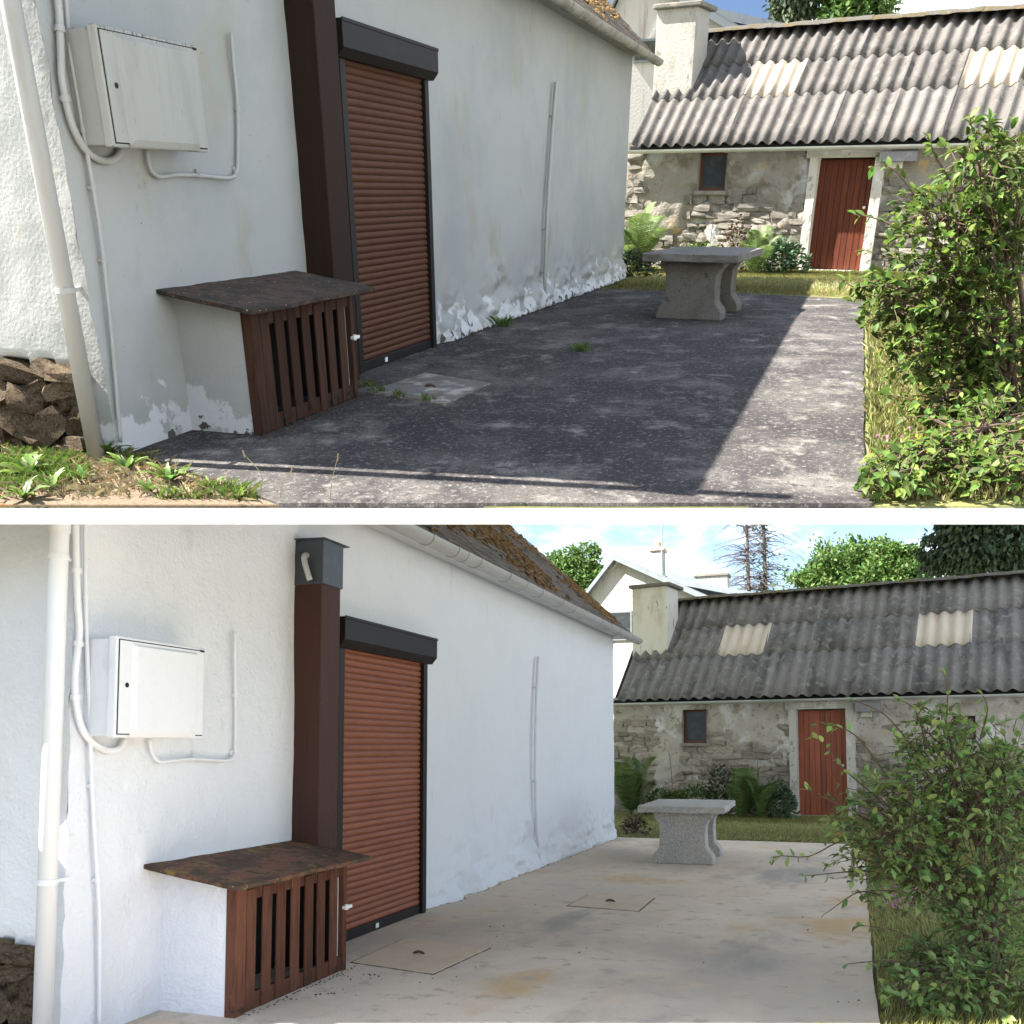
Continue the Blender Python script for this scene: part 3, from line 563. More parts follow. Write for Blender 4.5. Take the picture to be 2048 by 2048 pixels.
def storage_box(S):
    y0, y1 = S.d['bin']; l0, l1 = S.d['lid']; X = S.d['binx']; t = S.tag; w = y1 - y0
    hf, hb = .665, .765
    B = thing(S, 'storage_box', 'lean-to storage box with dark mossy lid on the dirty yard' if S.dirty else 'lean-to storage box with clean white side and brown lid', 'box', (0, y0, 0))
    for yy in (0, w - .05):
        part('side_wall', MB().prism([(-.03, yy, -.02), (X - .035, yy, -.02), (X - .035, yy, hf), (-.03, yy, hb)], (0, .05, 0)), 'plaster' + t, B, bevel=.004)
    ly0, ly1 = l0 - y0, l1 - y0
    def lid(u, v):
        x = -.005 + (X + .105) * u; y = ly0 + (ly1 - ly0) * v; e = .004 * fbm(x * 6, y * 5, 2, 4)
        x += .006 * fbm(y * 9, 2, 1, 5) * (u > .99); return (x, y, .785 - .088 * u + e)
    m = MB().grid(16, 40, lid); n = len(m.v)
    m2 = MB().add(m.v + [(a, b, c - .022) for a, b, c in m.v], [f[::-1] if 0 else f for f in m.f] + [tuple(i + n for i in f[::-1]) for f in m.f])
    def edge(idx):
        for i, j in zip(idx, idx[1:]): m2.f.append((i, i + n, j + n, j))
    edge([16 + 17 * k for k in range(41)]); edge(list(range(17))); edge([17 * 40 + k for k in range(17)]); edge([17 * k for k in range(41)])
    part('lid', m2, 'lid' + t, B)
    part('shade_lining', MB().box(.0, X - .04, w - .065, w - .052, 0, hf - .02), 'black', B)  # black lining paints the shade seen through the slat gaps
    part('shade_backing', MB().box(-.0, .02, .05, w - .05, 0, hb - .02), 'black', B)  # black as well, for the shade inside the box
    part('top_rail', MB().box(X - .035, X - .012, .02, w - .02, hf - .075, hf - .005), 'binwood' + t, B)
    part('bottom_rail', MB().box(X - .035, X - .012, .02, w - .02, .0, .10), 'binwood' + t, B)
    part('corner_stile', MB().box(X - .06, X + .004, -.006, .085, -.01, hf + .005), 'binwood' + t, B, bevel=.005)
    part('corner_stile', MB().box(X - .045, X + .002, w - .045, w + .0, -.01, hf), 'binwood' + t, B, bevel=.005)
    n = 7; st = (w - .15) / n; r = random.Random(3)
    sm = MB().box(0, .012, 0, st * .60, 0, hf - .035).mesh('slat')
    for i in range(n):
        part('slat', sm, 'binwood' + t, B, bevel=.003, loc=(X - .014 + r.uniform(-.003, .003), .098 + i * st, .015 + r.uniform(-.008, .008)), rot=(r.uniform(-.008, .008), 0, 0))
    part('latch', MB().box(X - .005, X + .022, w - .05, w + .035, .388, .408).box(X - .0, X + .020, w - .03, w - .01, .38, .416), 'latch', B, bevel=.003)
    return B

def covers(S):
    t = S.tag
    q1 = [(703, 1929), (866, 1953), (980, 1900), (814, 1879)] if not S.dirty else [(738, 788), (888, 814), (980, 770), (850, 750)]
    P = [S.g(*q) for q in q1]; c = sum(P, Vector()) / 4
    C = thing(S, 'manhole_cover', 'weed-edged concrete cover sunk in the blackened yard' if S.dirty else 'larger sandy concrete cover in front of the shutter', 'manhole cover', c)
    rel = [p - c for p in P]
    part('joint', poly_sheet([(p.x * 1.03, p.y * 1.03) for p in rel], .0, .0140), 'joint', C)
    part('slab', poly_sheet([(p.x * .985, p.y * .985) for p in rel], .0, .0185), 'man' + t, C, bevel=.003)
    pts = [(.05 * math.cos(a) - .02, .0, .016 + .03 * math.sin(a)) for a in np.linspace(0.1, 3.04, 9)]; pts = [(a * .75, b_, .012 + (c_ - .016) * .7) for a, b_, c_ in pts]
    part('lifting_ring', MB().tube(pts, .009, 6), 'rust', C, smooth=True)
    if S.dirty: return
    P = [S.g(*q) for q in [(1135, 1815), (1277, 1826), (1309, 1799), (1176, 1792)]]; c = sum(P, Vector()) / 4
    C = thing(S, 'manhole_cover', 'smaller sandy concrete cover out in the open yard', 'manhole cover', c); rel = [p - c for p in P]
    part('joint', poly_sheet([(p.x * 1.03, p.y * 1.03) for p in rel], .0, .0140), 'joint', C)
    part('slab', poly_sheet([(p.x * .98, p.y * .98) for p in rel], .0, .0185), 'manA', C, bevel=.003)
    part('lifting_ring', MB().tube(pts, .010, 6), 'rust', C, smooth=True)

def granite_table(S):
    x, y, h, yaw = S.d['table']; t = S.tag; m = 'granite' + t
    T = thing(S, 'stone_table', 'dark weathered granite table in the shade of the dirty yard' if S.dirty else 'pale speckled granite pedestal table on the clean yard', 'table', (x, y, 0.012), yaw)
    L, Wd, th = .82, .50, .075
    def top(u, v):
        return None
    bm = bmesh.new(); bmesh.ops.create_cube(bm, size=1.0)
    bmesh.ops.scale(bm, vec=(Wd * 2, L * 2, th), verts=bm.verts[:]); bmesh.ops.subdivide_edges(bm, edges=bm.edges[:], cuts=11, use_grid_fill=True)
    for v in bm.verts:
        e = max(abs(v.co.x) / Wd, abs(v.co.y) / L) > .99
        k = .016 if e else .002
        v.co += Vector((k * fbm(v.co.x * 5, v.co.y * 5, v.co.z * 9, 4), k * fbm(v.co.x * 5 + 7, v.co.y * 5, v.co.z * 9, 4), (.006 if e else .0015) * fbm(v.co.x * 4, v.co.y * 4 + 3, 1, 3))); v.co.z += h - th / 2
    me = bpy.data.meshes.new('top'); bm.to_mesh(me); bm.free()
    part('top', me, m, T, bevel=.006)
    prof = [(.355, 0), (.355, .07), (.335, .115), (.30, .15), (.275, .19), (.268, .34), (.275, .45), (.30, .50), (.345, .54), (.335, h - th + .004)]
    poly = [(a, z) for a, z in prof] + [(-a, z) for a, z in prof[::-1]]
    for yy in (-.52, .42):
        q = part('leg', MB().prism([(a, yy - .15, z) for a, z in poly][::-1], (0, .30, 0)), m, T, bevel=.012)
    return T

# ------------------------------------------------------------------ the barn
def barn(S):
    bx, by, yaw = S.d['barn']; gut, run, ridge = S.d['gut'], S.d['run'], S.d['ridge']; t = S.tag
    Bn = thing(S, 'stone_barn', 'sunlit rubble stone barn with pale corrugated roof' if S.dirty else 'rubble stone barn with dark corrugated roof and red door', 'barn', (bx, by, 0), yaw)
    cu, su = math.cos(yaw), math.sin(yaw)
    U = Vector((cu, su, 0)); Vn = Vector((-su, cu, 0)); O = Vector((bx, by, 0))
    def hit(p, v=0.0, n=None, o=None):
        d = S.ray(p); n = n or Vn; o = o or (O + Vn * v); k = (o - S.cam).dot(n) / d.dot(n); q = S.cam + d * k - O
        return q.dot(U), q.dot(Vn), q.z
    v0, z0 = -.20, gut + .05; sl = (ridge - z0) / (run - v0); RL = math.hypot(ridge - z0, run - v0)
    rn = (Vn * -sl + Vector((0, 0, 1))).normalized(); ro = O + Vn * v0 + Vector((0, 0, z0))
    def roof_hit(p):
        u, v, z = hit(p, n=rn, o=ro); return u, math.hypot(v - v0, z - z0)
    if not S.dirty:
        ul = hit((1228, 1415))[0]; p1 = [(1450, 1262), (1437, 1319)]; p2 = [(1832, 1224), (1835, 1289)]
        win = [hit((1366, 1420)), hit((1416, 1486))]; door = [hit((1594, 1421)), hit((1695, 1634))]; win2 = [hit((1906, 1432)), hit((1953, 1479))]
        lamp = [hit((1714, 1404)), hit((1764, 1424))]; ch = [hit((1264, 1182), .75), hit((1334, 1252), .75)]
    else:
        ul = hit((1261, 294))[0]; p1 = [(1514, 131), (1492, 197)]; p2 = [(1929, 102), (1926, 176)]
        win = [hit((1402, 306)), hit((1452, 381))]; door = [hit((1641, 319)), hit((1720, 544))]; win2 = [hit((1925, 300)), hit((1985, 365))]
        lamp = [hit((1766, 304)), hit((1836, 323))]; ch = [hit((1314, 26), .75), hit((1388, 114), .75)]
        door[1] = (door[0][0] + .92, 0, 0)
    ur = 5.2 if not S.dirty else 4.4
    rects = []
    for a, b in (win, win2): rects.append([a[0], b[0], b[2], a[2]])
    dz = door[0][2]; du0, du1 = door[0][0], door[1][0]
    if not S.dirty: du0 = (hit((1594, 1421))[0] + hit((1600, 1633))[0]) / 2; du1 = (hit((1692, 1420))[0] + hit((1698, 1636))[0]) / 2
    rects.append([du0 - .02, du1 + .02, -.1, dz + .02])
    # mortar sheet with real openings
    def breaks(a, b, step, extra):
        xs = list(np.linspace(a, b, int((b - a) / step) + 1)); xs = [x for x in xs if all(abs(x - e) > step * .35 for e in extra)] + [e for e in extra if a < e < b]; return sorted(xs)
    top = gut + .12
    us = breaks(ul, ur, .07, [r[i] for r in rects for i in (0, 1)]); zs = breaks(-.1, top, .07, [r[i] for r in rects for i in (2, 3)])
    def inside(u, z, g=0): return any(r[0] - g < u < r[1] + g and r[2] - g < z < r[3] + g for r in rects)
    def lime(u, z): return smooth((fbm(u * .75 + 3, z * .95, 4, 4) + .50 * smooth((z - .95) / .6) - (.10 if S.dirty else .30)) / .22)
    def mv(u, z):
        return -.012 + .042 * fbm(u * 2.9, z * 3.6, 2, 5) - .075 * lime(u, z) * (.8 + .3 * fbm(u * 6, z * 6, 3, 3))
    mb = MB(); idx = {}
    for j, z in enumerate(zs):
        for i, u in enumerate(us):
            idx[i, j] = len(mb.v); mb.v.append((u, mv(u, z), z))
    for j in range(len(zs) - 1):
        for i in range(len(us) - 1):
            if not inside((us[i] + us[i + 1]) / 2, (zs[j] + zs[j + 1]) / 2): mb.f.append((idx[i, j], idx[i + 1, j], idx[i + 1, j + 1], idx[i, j + 1]))
    for r in rects:                                     # reveals
        a, b, c, e = r; k = .26
        for q in ([(a, -.08, c), (a, k, c), (a, k, e), (a, -.08, e)], [(b, -.08, c), (b, -.08, e), (b, k, e), (b, k, c)], [(a, -.08, e), (a, k, e), (b, k, e), (b, -.08, e)], [(a, -.08, c), (b, -.08, c), (b, k, c), (a, k, c)], [(a, k, c), (b, k, c), (b, k, e), (a, k, e)]):
            mb.add(q, [(0, 1, 2, 3)])
    dep = 2 * run if not S.dirty else run + .6
    mb.add([(ul, 0, -.1), (ul, dep, -.1), (ul, dep, top - .1), (ul, run, ridge - .1), (ul, 0, top - .1)], [(0, 1, 2, 3, 4)])
    mb.add([(ur, 0, -.1), (ur, dep, -.1), (ur, dep, top - .25), (ur, run, ridge - .1), (ur, 0, top - .25)], [(4, 3, 2, 1, 0)])
    mb.add([(ul, dep, -.1), (ur, dep, -.1), (ur, dep, top), (ul, dep, top)], [(0, 1, 2, 3)])
    wall = part('wall', mb, 'mortar' if S.dirty else 'mortarA', Bn); wall.data.polygons.foreach_set('use_smooth', [True] * len(wall.data.polygons))
    # rubble stones in rough courses, sunk where the lime still covers them
    r = random.Random(21 if S.dirty else 22); z = -.03; cnt = 0
    while z < gut - .02:
        h = r.uniform(.075, .155); u = ul + r.uniform(-.2, 0)
        while u < ur - (1.0 if not S.dirty else 0):
            w = r.uniform(.13, .42)
            uc, zc = u + w / 2, z + h / 2
            if not any(q[0] - w * .48 < uc < q[1] + w * .48 and q[2] - h * .4 < zc < q[3] + h * .4 for q in rects) and cnt < 300 and lime(uc, zc) < .7 and r.random() < .93:
                part('stone', r.choice(STONES if S.dirty else STONES_A), None, wall, loc=(uc, mv(uc, zc) * .6 + .052 - r.uniform(0, .030), zc + r.uniform(-.012, .012)), scale=(w * r.uniform(.9, 1.08), .17, h * r.uniform(.85, 1.1)), rot=(r.uniform(-.2, .2), r.uniform(-.11, .11) + (3.14 if r.random() < .5 else 0), r.uniform(-.08, .08))); cnt += 1
            u += w
        z += h
    # corrugated sheets
    u1 = (roof_hit(p1[0])[0] + roof_hit(p1[1])[0]) / 2; u2 = (roof_hit(p2[0])[0] + roof_hit(p2[1])[0]) / 2
    tb = (roof_hit(p1[1])[1] + roof_hit(p2[1])[1]) / 2; tt = (roof_hit(p1[0])[1] + roof_hit(p2[0])[1]) / 2
    nw = max(1, round((u2 - u1) / .885)); Wd = (u2 - u1) / nw; waves = 4
    t1, t2 = tb, tt
    rows = [(-.02, t1 + .10), (t1, t2 + .10), (t2, RL + .03)]
    ang = math.atan(sl)
    def sheet(L):
        m = MB(); nu = waves * 8
        m.grid(nu, 3, lambda u, v: ((Wd + Wd / waves * .12) * u, L * v, .039 * math.cos(2 * math.pi * waves * (u * 1.03)) + .009 * (1 - v)))
        me = m.mesh('roof_sheet', True); return me
    shm = [sheet(b - a) for a, b in rows]; shc = [s.copy() for s in shm]
    k0 = math.ceil((ul - .15 - u1) / Wd); k1 = math.ceil((ur + .2 - u1) / Wd)
    rr = random.Random(4)
    for k in range(k0, k1):
        for ri, (a, b) in enumerate(rows):
            clear = ri == 1 and k in (0, nw)
            o = part('translucent_sheet' if clear else 'roof_sheet', (shc if clear else shm)[ri], ('clearB' if S.dirty else 'clear') if clear else 'sheet' + t, Bn,
                     loc=(u1 + k * Wd + rr.uniform(-.006, .006), v0 + a * math.cos(ang) - math.sin(ang) * (.03 + .0015 * (k % 2)), z0 + a * math.sin(ang) + math.cos(ang) * (.03 + .0015 * (k % 2))), rot=(ang + rr.uniform(-.003, .003), 0, rr.uniform(-.002, .002)))
            so = o.modifiers.new('thick', 'SOLIDIFY'); so.thickness = .008
            if clear: o['label'] = 'pale translucent corrugated sheet'
    part('rear_roof', MB().prism([(u1 + k0 * Wd, run, ridge + .0), (u1 + k0 * Wd, dep + .2, ridge - (dep + .2 - run) * .9), (u1 + k0 * Wd, dep + .2, ridge - .05 - (dep + .2 - run) * .9), (u1 + k0 * Wd, run, ridge - .05)], ((k1 - k0) * Wd, 0, 0)), 'sheet' + t, Bn)
    part('roof_board', MB().prism([(ul + .04, v0 + .1, z0 + .0), (ul + .04, run, ridge - .09), (ul + .04, run, ridge - .13), (ul + .04, v0 + .1, z0 - .05)][::-1], (ur - ul - .04, 0, 0)), 'black', Bn)
    # moss-grown ridge pieces
    for k in range(k0, k1):
        a = u1 + k * Wd
        def rp(u, v):
            th = -1.0 + 2.0 * v; e = .018 * fbm((a + u) * 3, v * 3, 2, 4)
            return (a + (Wd + .03) * u, run + .23 * math.sin(th) * 1.35 + e, ridge + .055 + .20 * math.cos(th) - .17 + e + .008 * (k % 2))
        part('ridge_piece', MB().grid(12, 8, rp), 'mossyB' if S.dirty else 'mossy', Bn, smooth=True)
    # gutter
    gv, gz = v0 - .06, gut - .01
    pr = [(gv + .06 * math.cos(a), gz + .06 * math.sin(a)) for a in np.linspace(math.pi, 2 * math.pi, 9)] + [(gv + .054 * math.cos(a), gz + .054 * math.sin(a)) for a in np.linspace(2 * math.pi, math.pi, 9)]
    g = part('gutter', MB().prism([(ul - .15, v, z) for v, z in pr][::-1], (ur - ul + .3, 0, 0)), 'zinc', Bn)
    u = ul + .3
    while u < ur:
        part('bracket', MB().box(u - .012, u + .012, gv + .03, .02, gz - .066, gz - .058), 'zinc', g); u += .8
    # door: planks, pale jambs, lintel
    D_ = part('door', MB().box(du0 + .0, du1 - .0, .075, .10, .03, dz), 'doorwood' + t, Bn)
    n = 9; pw = (du1 - du0) / n; pm = MB().box(.003, pw - .003, 0, .028, .045, dz - .01).mesh('plank')
    for i in range(n): part('plank', pm, 'doorwood' + t, D_, bevel=.004, loc=(du0 + i * pw, .045 + rr.uniform(-.003, .003), 0))
    part('knob', MB().tube([(du1 - .09, .05, 1.02), (du1 - .09, .0, 1.02)], [.018, .026], 10), 'latch', D_, smooth=True)
    part('threshold', MB().box(du0 - .05, du1 + .06, -.10, .06, -.02, .035), 'jamb', Bn, bevel=.01)
    def rough_box(x0, x1, y0, y1, z0_, z1_):
        m = MB().grid(3, 24, lambda u, v: (x0 + (x1 - x0) * u, y0 + .012 * fbm(u * 2, v * 9, x0, 3), z0_ + (z1_ - z0_) * v)); m.box(x0, x1, y0 + .012, y1, z0_, z1_); return m
    for x0, x1 in ((du0 - .15, du0 - .005), (du1 + .005, du1 + .17)): part('door_jamb', rough_box(x0, x1, -.105, .10, -.03, dz + .02), 'jamb', Bn)
    part('lintel', rough_box(du0 - .22, du1 + .24, -.095, .10, dz + .021, min(dz + .17, gut - .05)), 'jamb', Bn)
    # windows
    for q in rects[:2]:
        a, b, c, e = q; w = MB(); f = .05
        w.box(a, b, .02, .08, e - f, e).box(a, b, .02, .08, c, c + f).box(a, a + f, .02, .08, c + f, e - f).box(b - f, b, .02, .08, c + f, e - f)
        fr = part('window', w, 'winframe', Bn, bevel=.004)
        part('pane', MB().box(a + f - .004, b - f + .004, .045, .052, c + f - .004, e - f + .004), 'glass', fr)
        part('sill', MB().box(a - .04, b + .05, -.10, .03, c - .07, c - .002), 'mortar', fr, bevel=.01)
    # stone shelf with a small lamp under it
    a, b = lamp
    lb = part('wall_shelf', MB().box(a[0], b[0], -.24, -.02, b[2], a[2]), 'lampbox', Bn, bevel=.008)
    part('lamp', MB().box(a[0] + .2 * (b[0] - a[0]), a[0] + .62 * (b[0] - a[0]), -.16, -.04, b[2] - .10, b[2]), 'jamb', lb, bevel=.01)
    # chimney on the gable end
    (ca, _, cz1), (cb, _, _) = ch
    chm = part('chimney', MB().box(ca, cb, .75, .75 + (cb - ca) * .85, gut + .4, cz1 + .05), 'chimB' if S.dirty else 'chim', Bn, bevel=.015)
    part('cap', MB().box(ca - .06, cb + .10, .68, .75 + (cb - ca) * .85 + .12, cz1 + .05, cz1 + .13), 'chimcap', chm, bevel=.02)
    return Bn

# ------------------------------------------------------------------ houses beyond
def neighbour(S):
    Y = 30.0 if not S.dirty else 27.5
    Q = lambda x, y, dy=0: S.y(x, y, Y + dy)
    if not S.dirty:
        ap, le, re = Q(1231, 1113), Q(1171, 1190), Q(1432, 1202); r2a, r2b = Q(1300, 1143, 1.5), Q(1528, 1190, 1.5)
        chx = [Q(1302, 1096, 4), Q(1326, 1150, 4)]; ch2 = [Q(1391, 1149, 5), Q(1455, 1172, 5)]; win = [Q(1209, 1224, -.02), Q(1264, 1280, -.02)]
    else:
        ap, le, re = Q(1262, -70), Q(1215, 30), Q(1487, 62); r2a, r2b = Q(1380, 0, 1.5), Q(1600, 55, 1.5)
        chx = [Q(1340, -140, 4), Q(1365, -60, 4)]; ch2 = None; win = [Q(1268, 79, -.02), Q(1316, 124, -.02)]
    N = thing(S, 'neighbour_house', 'neighbouring gabled house behind the sunlit barn' if S.dirty else 'white gabled neighbouring house with blue-grey roof trim behind the dark-roofed barn', 'house', (le.x, Y, 0))
    o = Vector((le.x, Y, 0)); r = lambda p: (p.x - o.x, p.y - o.y, p.z)
    A, L, Rr = r(ap), r(le), r(re); xl, xr = L[0] + .15, Rr[0]; slp = (A[2] - Rr[2]) / (Rr[0] - A[0])
    part('wall', MB().prism([(xl, 0, -.1), (xr, 0, -.1), (xr, 0, Rr[2] - .1), (A[0], 0, A[2] - .1), (xl, 0, L[2] + .05)][::-1], (0, 7, 0)), 'nwall', N)
    def strip(p, q, th, y0, y1, mat, name): return part(name, MB().prism([(p[0], y0, p[2]), (q[0], y0, q[2]), (q[0], y0, q[2] - th), (p[0], y0, p[2] - th)], (0, y1 - y0, 0)), mat, N)
    strip(L, A, .16, -.28, -.10, 'ntrim', 'verge_board'); strip(A, Rr, .16, -.28, -.10, 'ntrim', 'verge_board')
    strip((L[0] - .1, 0, L[2] - .10), (A[0], 0, A[2] + .05), .07, -.09, 7.2, 'nroof', 'roof_slope'); strip((A[0], 0, A[2] + .05), (Rr[0] + .1, 0, Rr[2] + .0), .07, -.09, 7.2, 'nroof', 'roof_slope')
    a, b = r(win[0]), r(win[1])
    wd = part('window', MB().box(a[0], b[0], -.06, .04, b[2], a[2]), 'ntrim', N)
    part('pane', MB().box(a[0] + .05, b[0] - .05, -.07, -.055, b[2] + .05, a[2] - .05), 'glass', wd)
    a, b = r(r2a), r(r2b)
    part('dark_side_wall', MB().prism([(a[0] - .2, 1.6, 0), (b[0] - .3, 1.6, 0), (b[0] - .3, 1.6, b[2] - .1), (a[0] - .2, 1.6, a[2] - .15)][::-1], (0, 3.5, 0)), 'ndark', N)
    strip((a[0] - .3, 0, a[2]), b, .20, 1.3, 5.5, 'ntrim', 'side_roof')
    a, b = r(chx[0]), r(chx[1])
    c = part('chimney', MB().box(a[0], b[0], 4, 4.5, b[2] - 1.0, a[2]), 'chimB', N, bevel=.01)
    part('chimney_band', MB().box(a[0] - .06, b[0] + .06, 3.94, 4.56, a[2] - .12, a[2]), 'terra', c, bevel=.02)
    mx = (a[0] + b[0]) / 2
    part('chimney_pot', MB().tube([(mx, 4.25, a[2]), (mx, 4.25, a[2] + .12), (mx, 4.25, a[2] + .22), (mx, 4.25, a[2] + .30)], [.15, .13, .15, .03], 10), 'terra', c)
    if ch2:
        a, b = r(ch2[0]), r(ch2[1])
        c = part('chimney', MB().box(a[0], b[0], 5, 5.6, b[2] - 1.0, a[2] - .1), 'chimB', N, bevel=.01); part('chimney_slab', MB().box(a[0] - .06, b[0] + .06, 4.94, 5.66, a[2] - .1, a[2]), 'chimcap', c, bevel=.02)
        a = r(Q(1324.5, 1165, 1.2)); tz = r(Q(1322.5, 1015, 1.2))[2]
        an = part('antenna', MB().tube([(a[0], 1.2, a[2] - .6), (a[0], 1.2, tz)], .024, 6), 'metal', N)
        z = r(Q(1323, 1046, 1.2))[2]; e = r(Q(1376, 1038, 1.2))
        q = MB().tube([(a[0] - .05, 1.2, z), (e[0], 1.2, e[2])], .013, 5)
        for i in range(7):
            tt = .12 + .14 * i; x = a[0] + (e[0] - a[0]) * tt; zz = z + (e[2] - z) * tt; q.tube([(x, 1.0, zz - .10), (x, 1.4, zz + .10)], .008, 4)
        part('antenna_boom', q, 'metal', an)
        part('antenna_reflector', MB().tube([(a[0] + .02, 1.2, z + .22), (a[0] + .2, 1.2, z - .02), (a[0] + .02, 1.2, z - .22)], .009, 4), 'metal', an)
    return N

# ------------------------------------------------------------------ plants
def unit(a): return a / np.maximum(np.linalg.norm(a, axis=1, keepdims=True), 1e-9)
def leaf_fan(r, p, tang, n, spread=.6, up=.35):
    """n leaves sprouting round a twig end: positions, directions, normals."""
    out = []
    for k in range(n):
        d = Vector((r.gauss(0, 1), r.gauss(0, 1), r.gauss(0, .7))).normalized() * spread + tang * .7 + Vector((0, 0, up * r.uniform(-.6, 1)))
        nm = Vector((r.gauss(0, .45), r.gauss(0, .45), 1)).normalized()
        out.append((p, d.normalized(), nm))
    return out
def bush(S, name, label, base, blobs, arms, density, lsize, seed, leafmat, Yc):
    r = random.Random(seed); B = thing(S, name, label, 'bush', base); b = Vector(base)
    leaves = []; tw = MB(); stems = []
    scale = Yc / F * 1.06
    for i, (px, py, rx, rz, dy) in enumerate(blobs):
        c = S.y(px, py, Yc + dy) - b; ex, ez = rx * scale, rz * scale; ey = min(.75, (ex + ez) * .62)
        root = Vector((r.uniform(-.12, .12), r.uniform(-.12, .12), 0)); mid = root.lerp(c, .5) + Vector((r.uniform(-.1, .1), r.uniform(-.1, .1), .12))
        sp = spline([root, mid, c, c + Vector((0, 0, ez * .5))], 6)
        stems.append(MB().tube(sp, [.019 - .014 * k / len(sp) for k in range(len(sp))], 6))
        n = int(density * (ex * ez + .03))
        for k in range(n):
            q = Vector((r.gauss(0, 1), r.gauss(0, 1), r.gauss(0, 1))).normalized() * (r.uniform(.25, 1.0) ** .5) * (1 + .25 * fbm(px * .1 + k * .31, k * .17, 3, 2))
            e = c + Vector((q.x * ex, q.y * ey, q.z * ez))
            if (e + b).z < .03: continue
            s0 = sp[min(len(sp) - 1, r.randrange(len(sp) // 3, len(sp)))]; s0 = s0.lerp(e, r.uniform(.35, .6))
            m = s0.lerp(e, .5) + Vector((r.gauss(0, .04), r.gauss(0, .04), r.uniform(0, .05)))
            tw.tube([s0, m, e], [.0045, .003, .0015], 4, False)
            tg = (e - m).normalized()
            leaves += leaf_fan(r, e, tg, 3); leaves += leaf_fan(r, m.lerp(e, .5), tg, 2); leaves += leaf_fan(r, m, tg, r.choice((1, 2)))
    na = len(leaves)
    for pts in arms:
        L = [S.y(x, y, Yc + dy) - b for x, y, dy in pts]; sp = spline(L, 6)
        tw.tube(sp, [.006 - .0042 * k / len(sp) for k in range(len(sp))], 5, False)
        for k in range(2, len(sp)):
            if r.random() < .62:
                tg = (sp[k] - sp[k - 1]).normalized(); side = 1 if k % 2 else -1
                d = (tg * .6 + Vector((0, 0, side * .5)) + Vector((r.gauss(0, .3), r.gauss(0, .4), r.gauss(-.1, .3)))).normalized()
                leaves.append((sp[k], d, Vector((r.gauss(0, .5), r.gauss(0, .5), 1)).normalized()))
        leaves += leaf_fan(r, sp[-1], (sp[-1] - sp[-2]).normalized(), 2)
    for m in stems: part('stem', m, 'twig', B, smooth=True)
    part('twigs', tw, 'twig', B, kind='stuff')
    cl = S.cam - b
    order = sorted(range(len(leaves)), key=lambda i: (leaves[i][0] - cl).length - (3 if i >= na else 0))
    lm = np_mesh('leaf', LEAF_V, LEAF_F)
    for i in order[:300]:
        p, d, nm = leaves[i]; cdir = nm.cross(d).normalized(); u = d.cross(cdir)
        mt = Matrix((d, cdir, u)).transposed().to_4x4(); s = lsize * r.choice((.45, .7, .85, 1, 1.1, 1.25))
        o = raw('leaf', lm, leafmat); o.parent = B; o.matrix_local = Matrix.Translation(p) @ mt @ Matrix.Diagonal((s, s, s, 1))
    rest = [leaves[i] for i in order[300:]]
    ar = np.array([[tuple(a) for a in t3] for t3 in rest]); n = len(rest)
    sz = lsize * rng.uniform(.35, 1.3, n)
    part('foliage', scatter('foliage', LEAF_V, LEAF_F, ar[:, 0], ar[:, 1], ar[:, 2], sz), leafmat, B, kind='stuff')
    return B

FROND = None
def frond_mesh():
    V, Fc = [], []
    L = 1.0; n = 30
    def pos(t): return Vector((t * .62 - .05 * t * t, 0, 1.2 * t - .55 * t ** 2.4))
    for i in range(n):
        t = .10 + .9 * i / n; p = pos(t); q = pos(t + .012); tg = (q - p).normalized(); w = .20 * math.sin(math.pi * min(1, .12 + t * .88)) ** .8 + .012
        for s in (-1, 1):
            e = p + Vector((0, s * w, 0)) + tg * w * .45 + Vector((0, 0, -.12 * w)); bw = .011
            o = len(V); m = p.lerp(e, .5); V += [p - tg * bw * .5, p + tg * bw * .8, m + tg * bw * 1.0, e, m - tg * bw * .7]; Fc += [(o, o + 4, o + 3), (o, o + 3, o + 2), (o, o + 2, o + 1)]
    for i in range(12):
        a, b = pos(i / 12), pos((i + 1) / 12); o = len(V); V += [a + Vector((0, .006, 0)), a - Vector((0, .006, 0)), b - Vector((0, .004, 0)), b + Vector((0, .004, 0))]; Fc += [(o, o + 1, o + 2), (o, o + 2, o + 3)]
    return np_mesh('frond', [tuple(v) for v in V], Fc)
def fern(S, label, base, h, n, seed, group=None, mat='fern'):
    global FROND
    if FROND is None: FROND = {}
    if mat not in FROND: FROND[mat] = frond_mesh()
    r = random.Random(seed); T = thing(S, 'fern', label, 'fern', base, group=group)
    for k in range(n):
        a = 2 * math.pi * k / n + r.uniform(-.25, .25); s = h * r.uniform(.75, 1.45); up = r.uniform(.85, 1.25)
        part('frond', FROND[mat], mat, T, rot=(r.uniform(-.2, .2), r.uniform(-.45, .12), a), scale=(s * r.uniform(.6, 1), s * .9, s * up), loc=(r.uniform(-.05, .05), r.uniform(-.05, .05), 0))
    return T
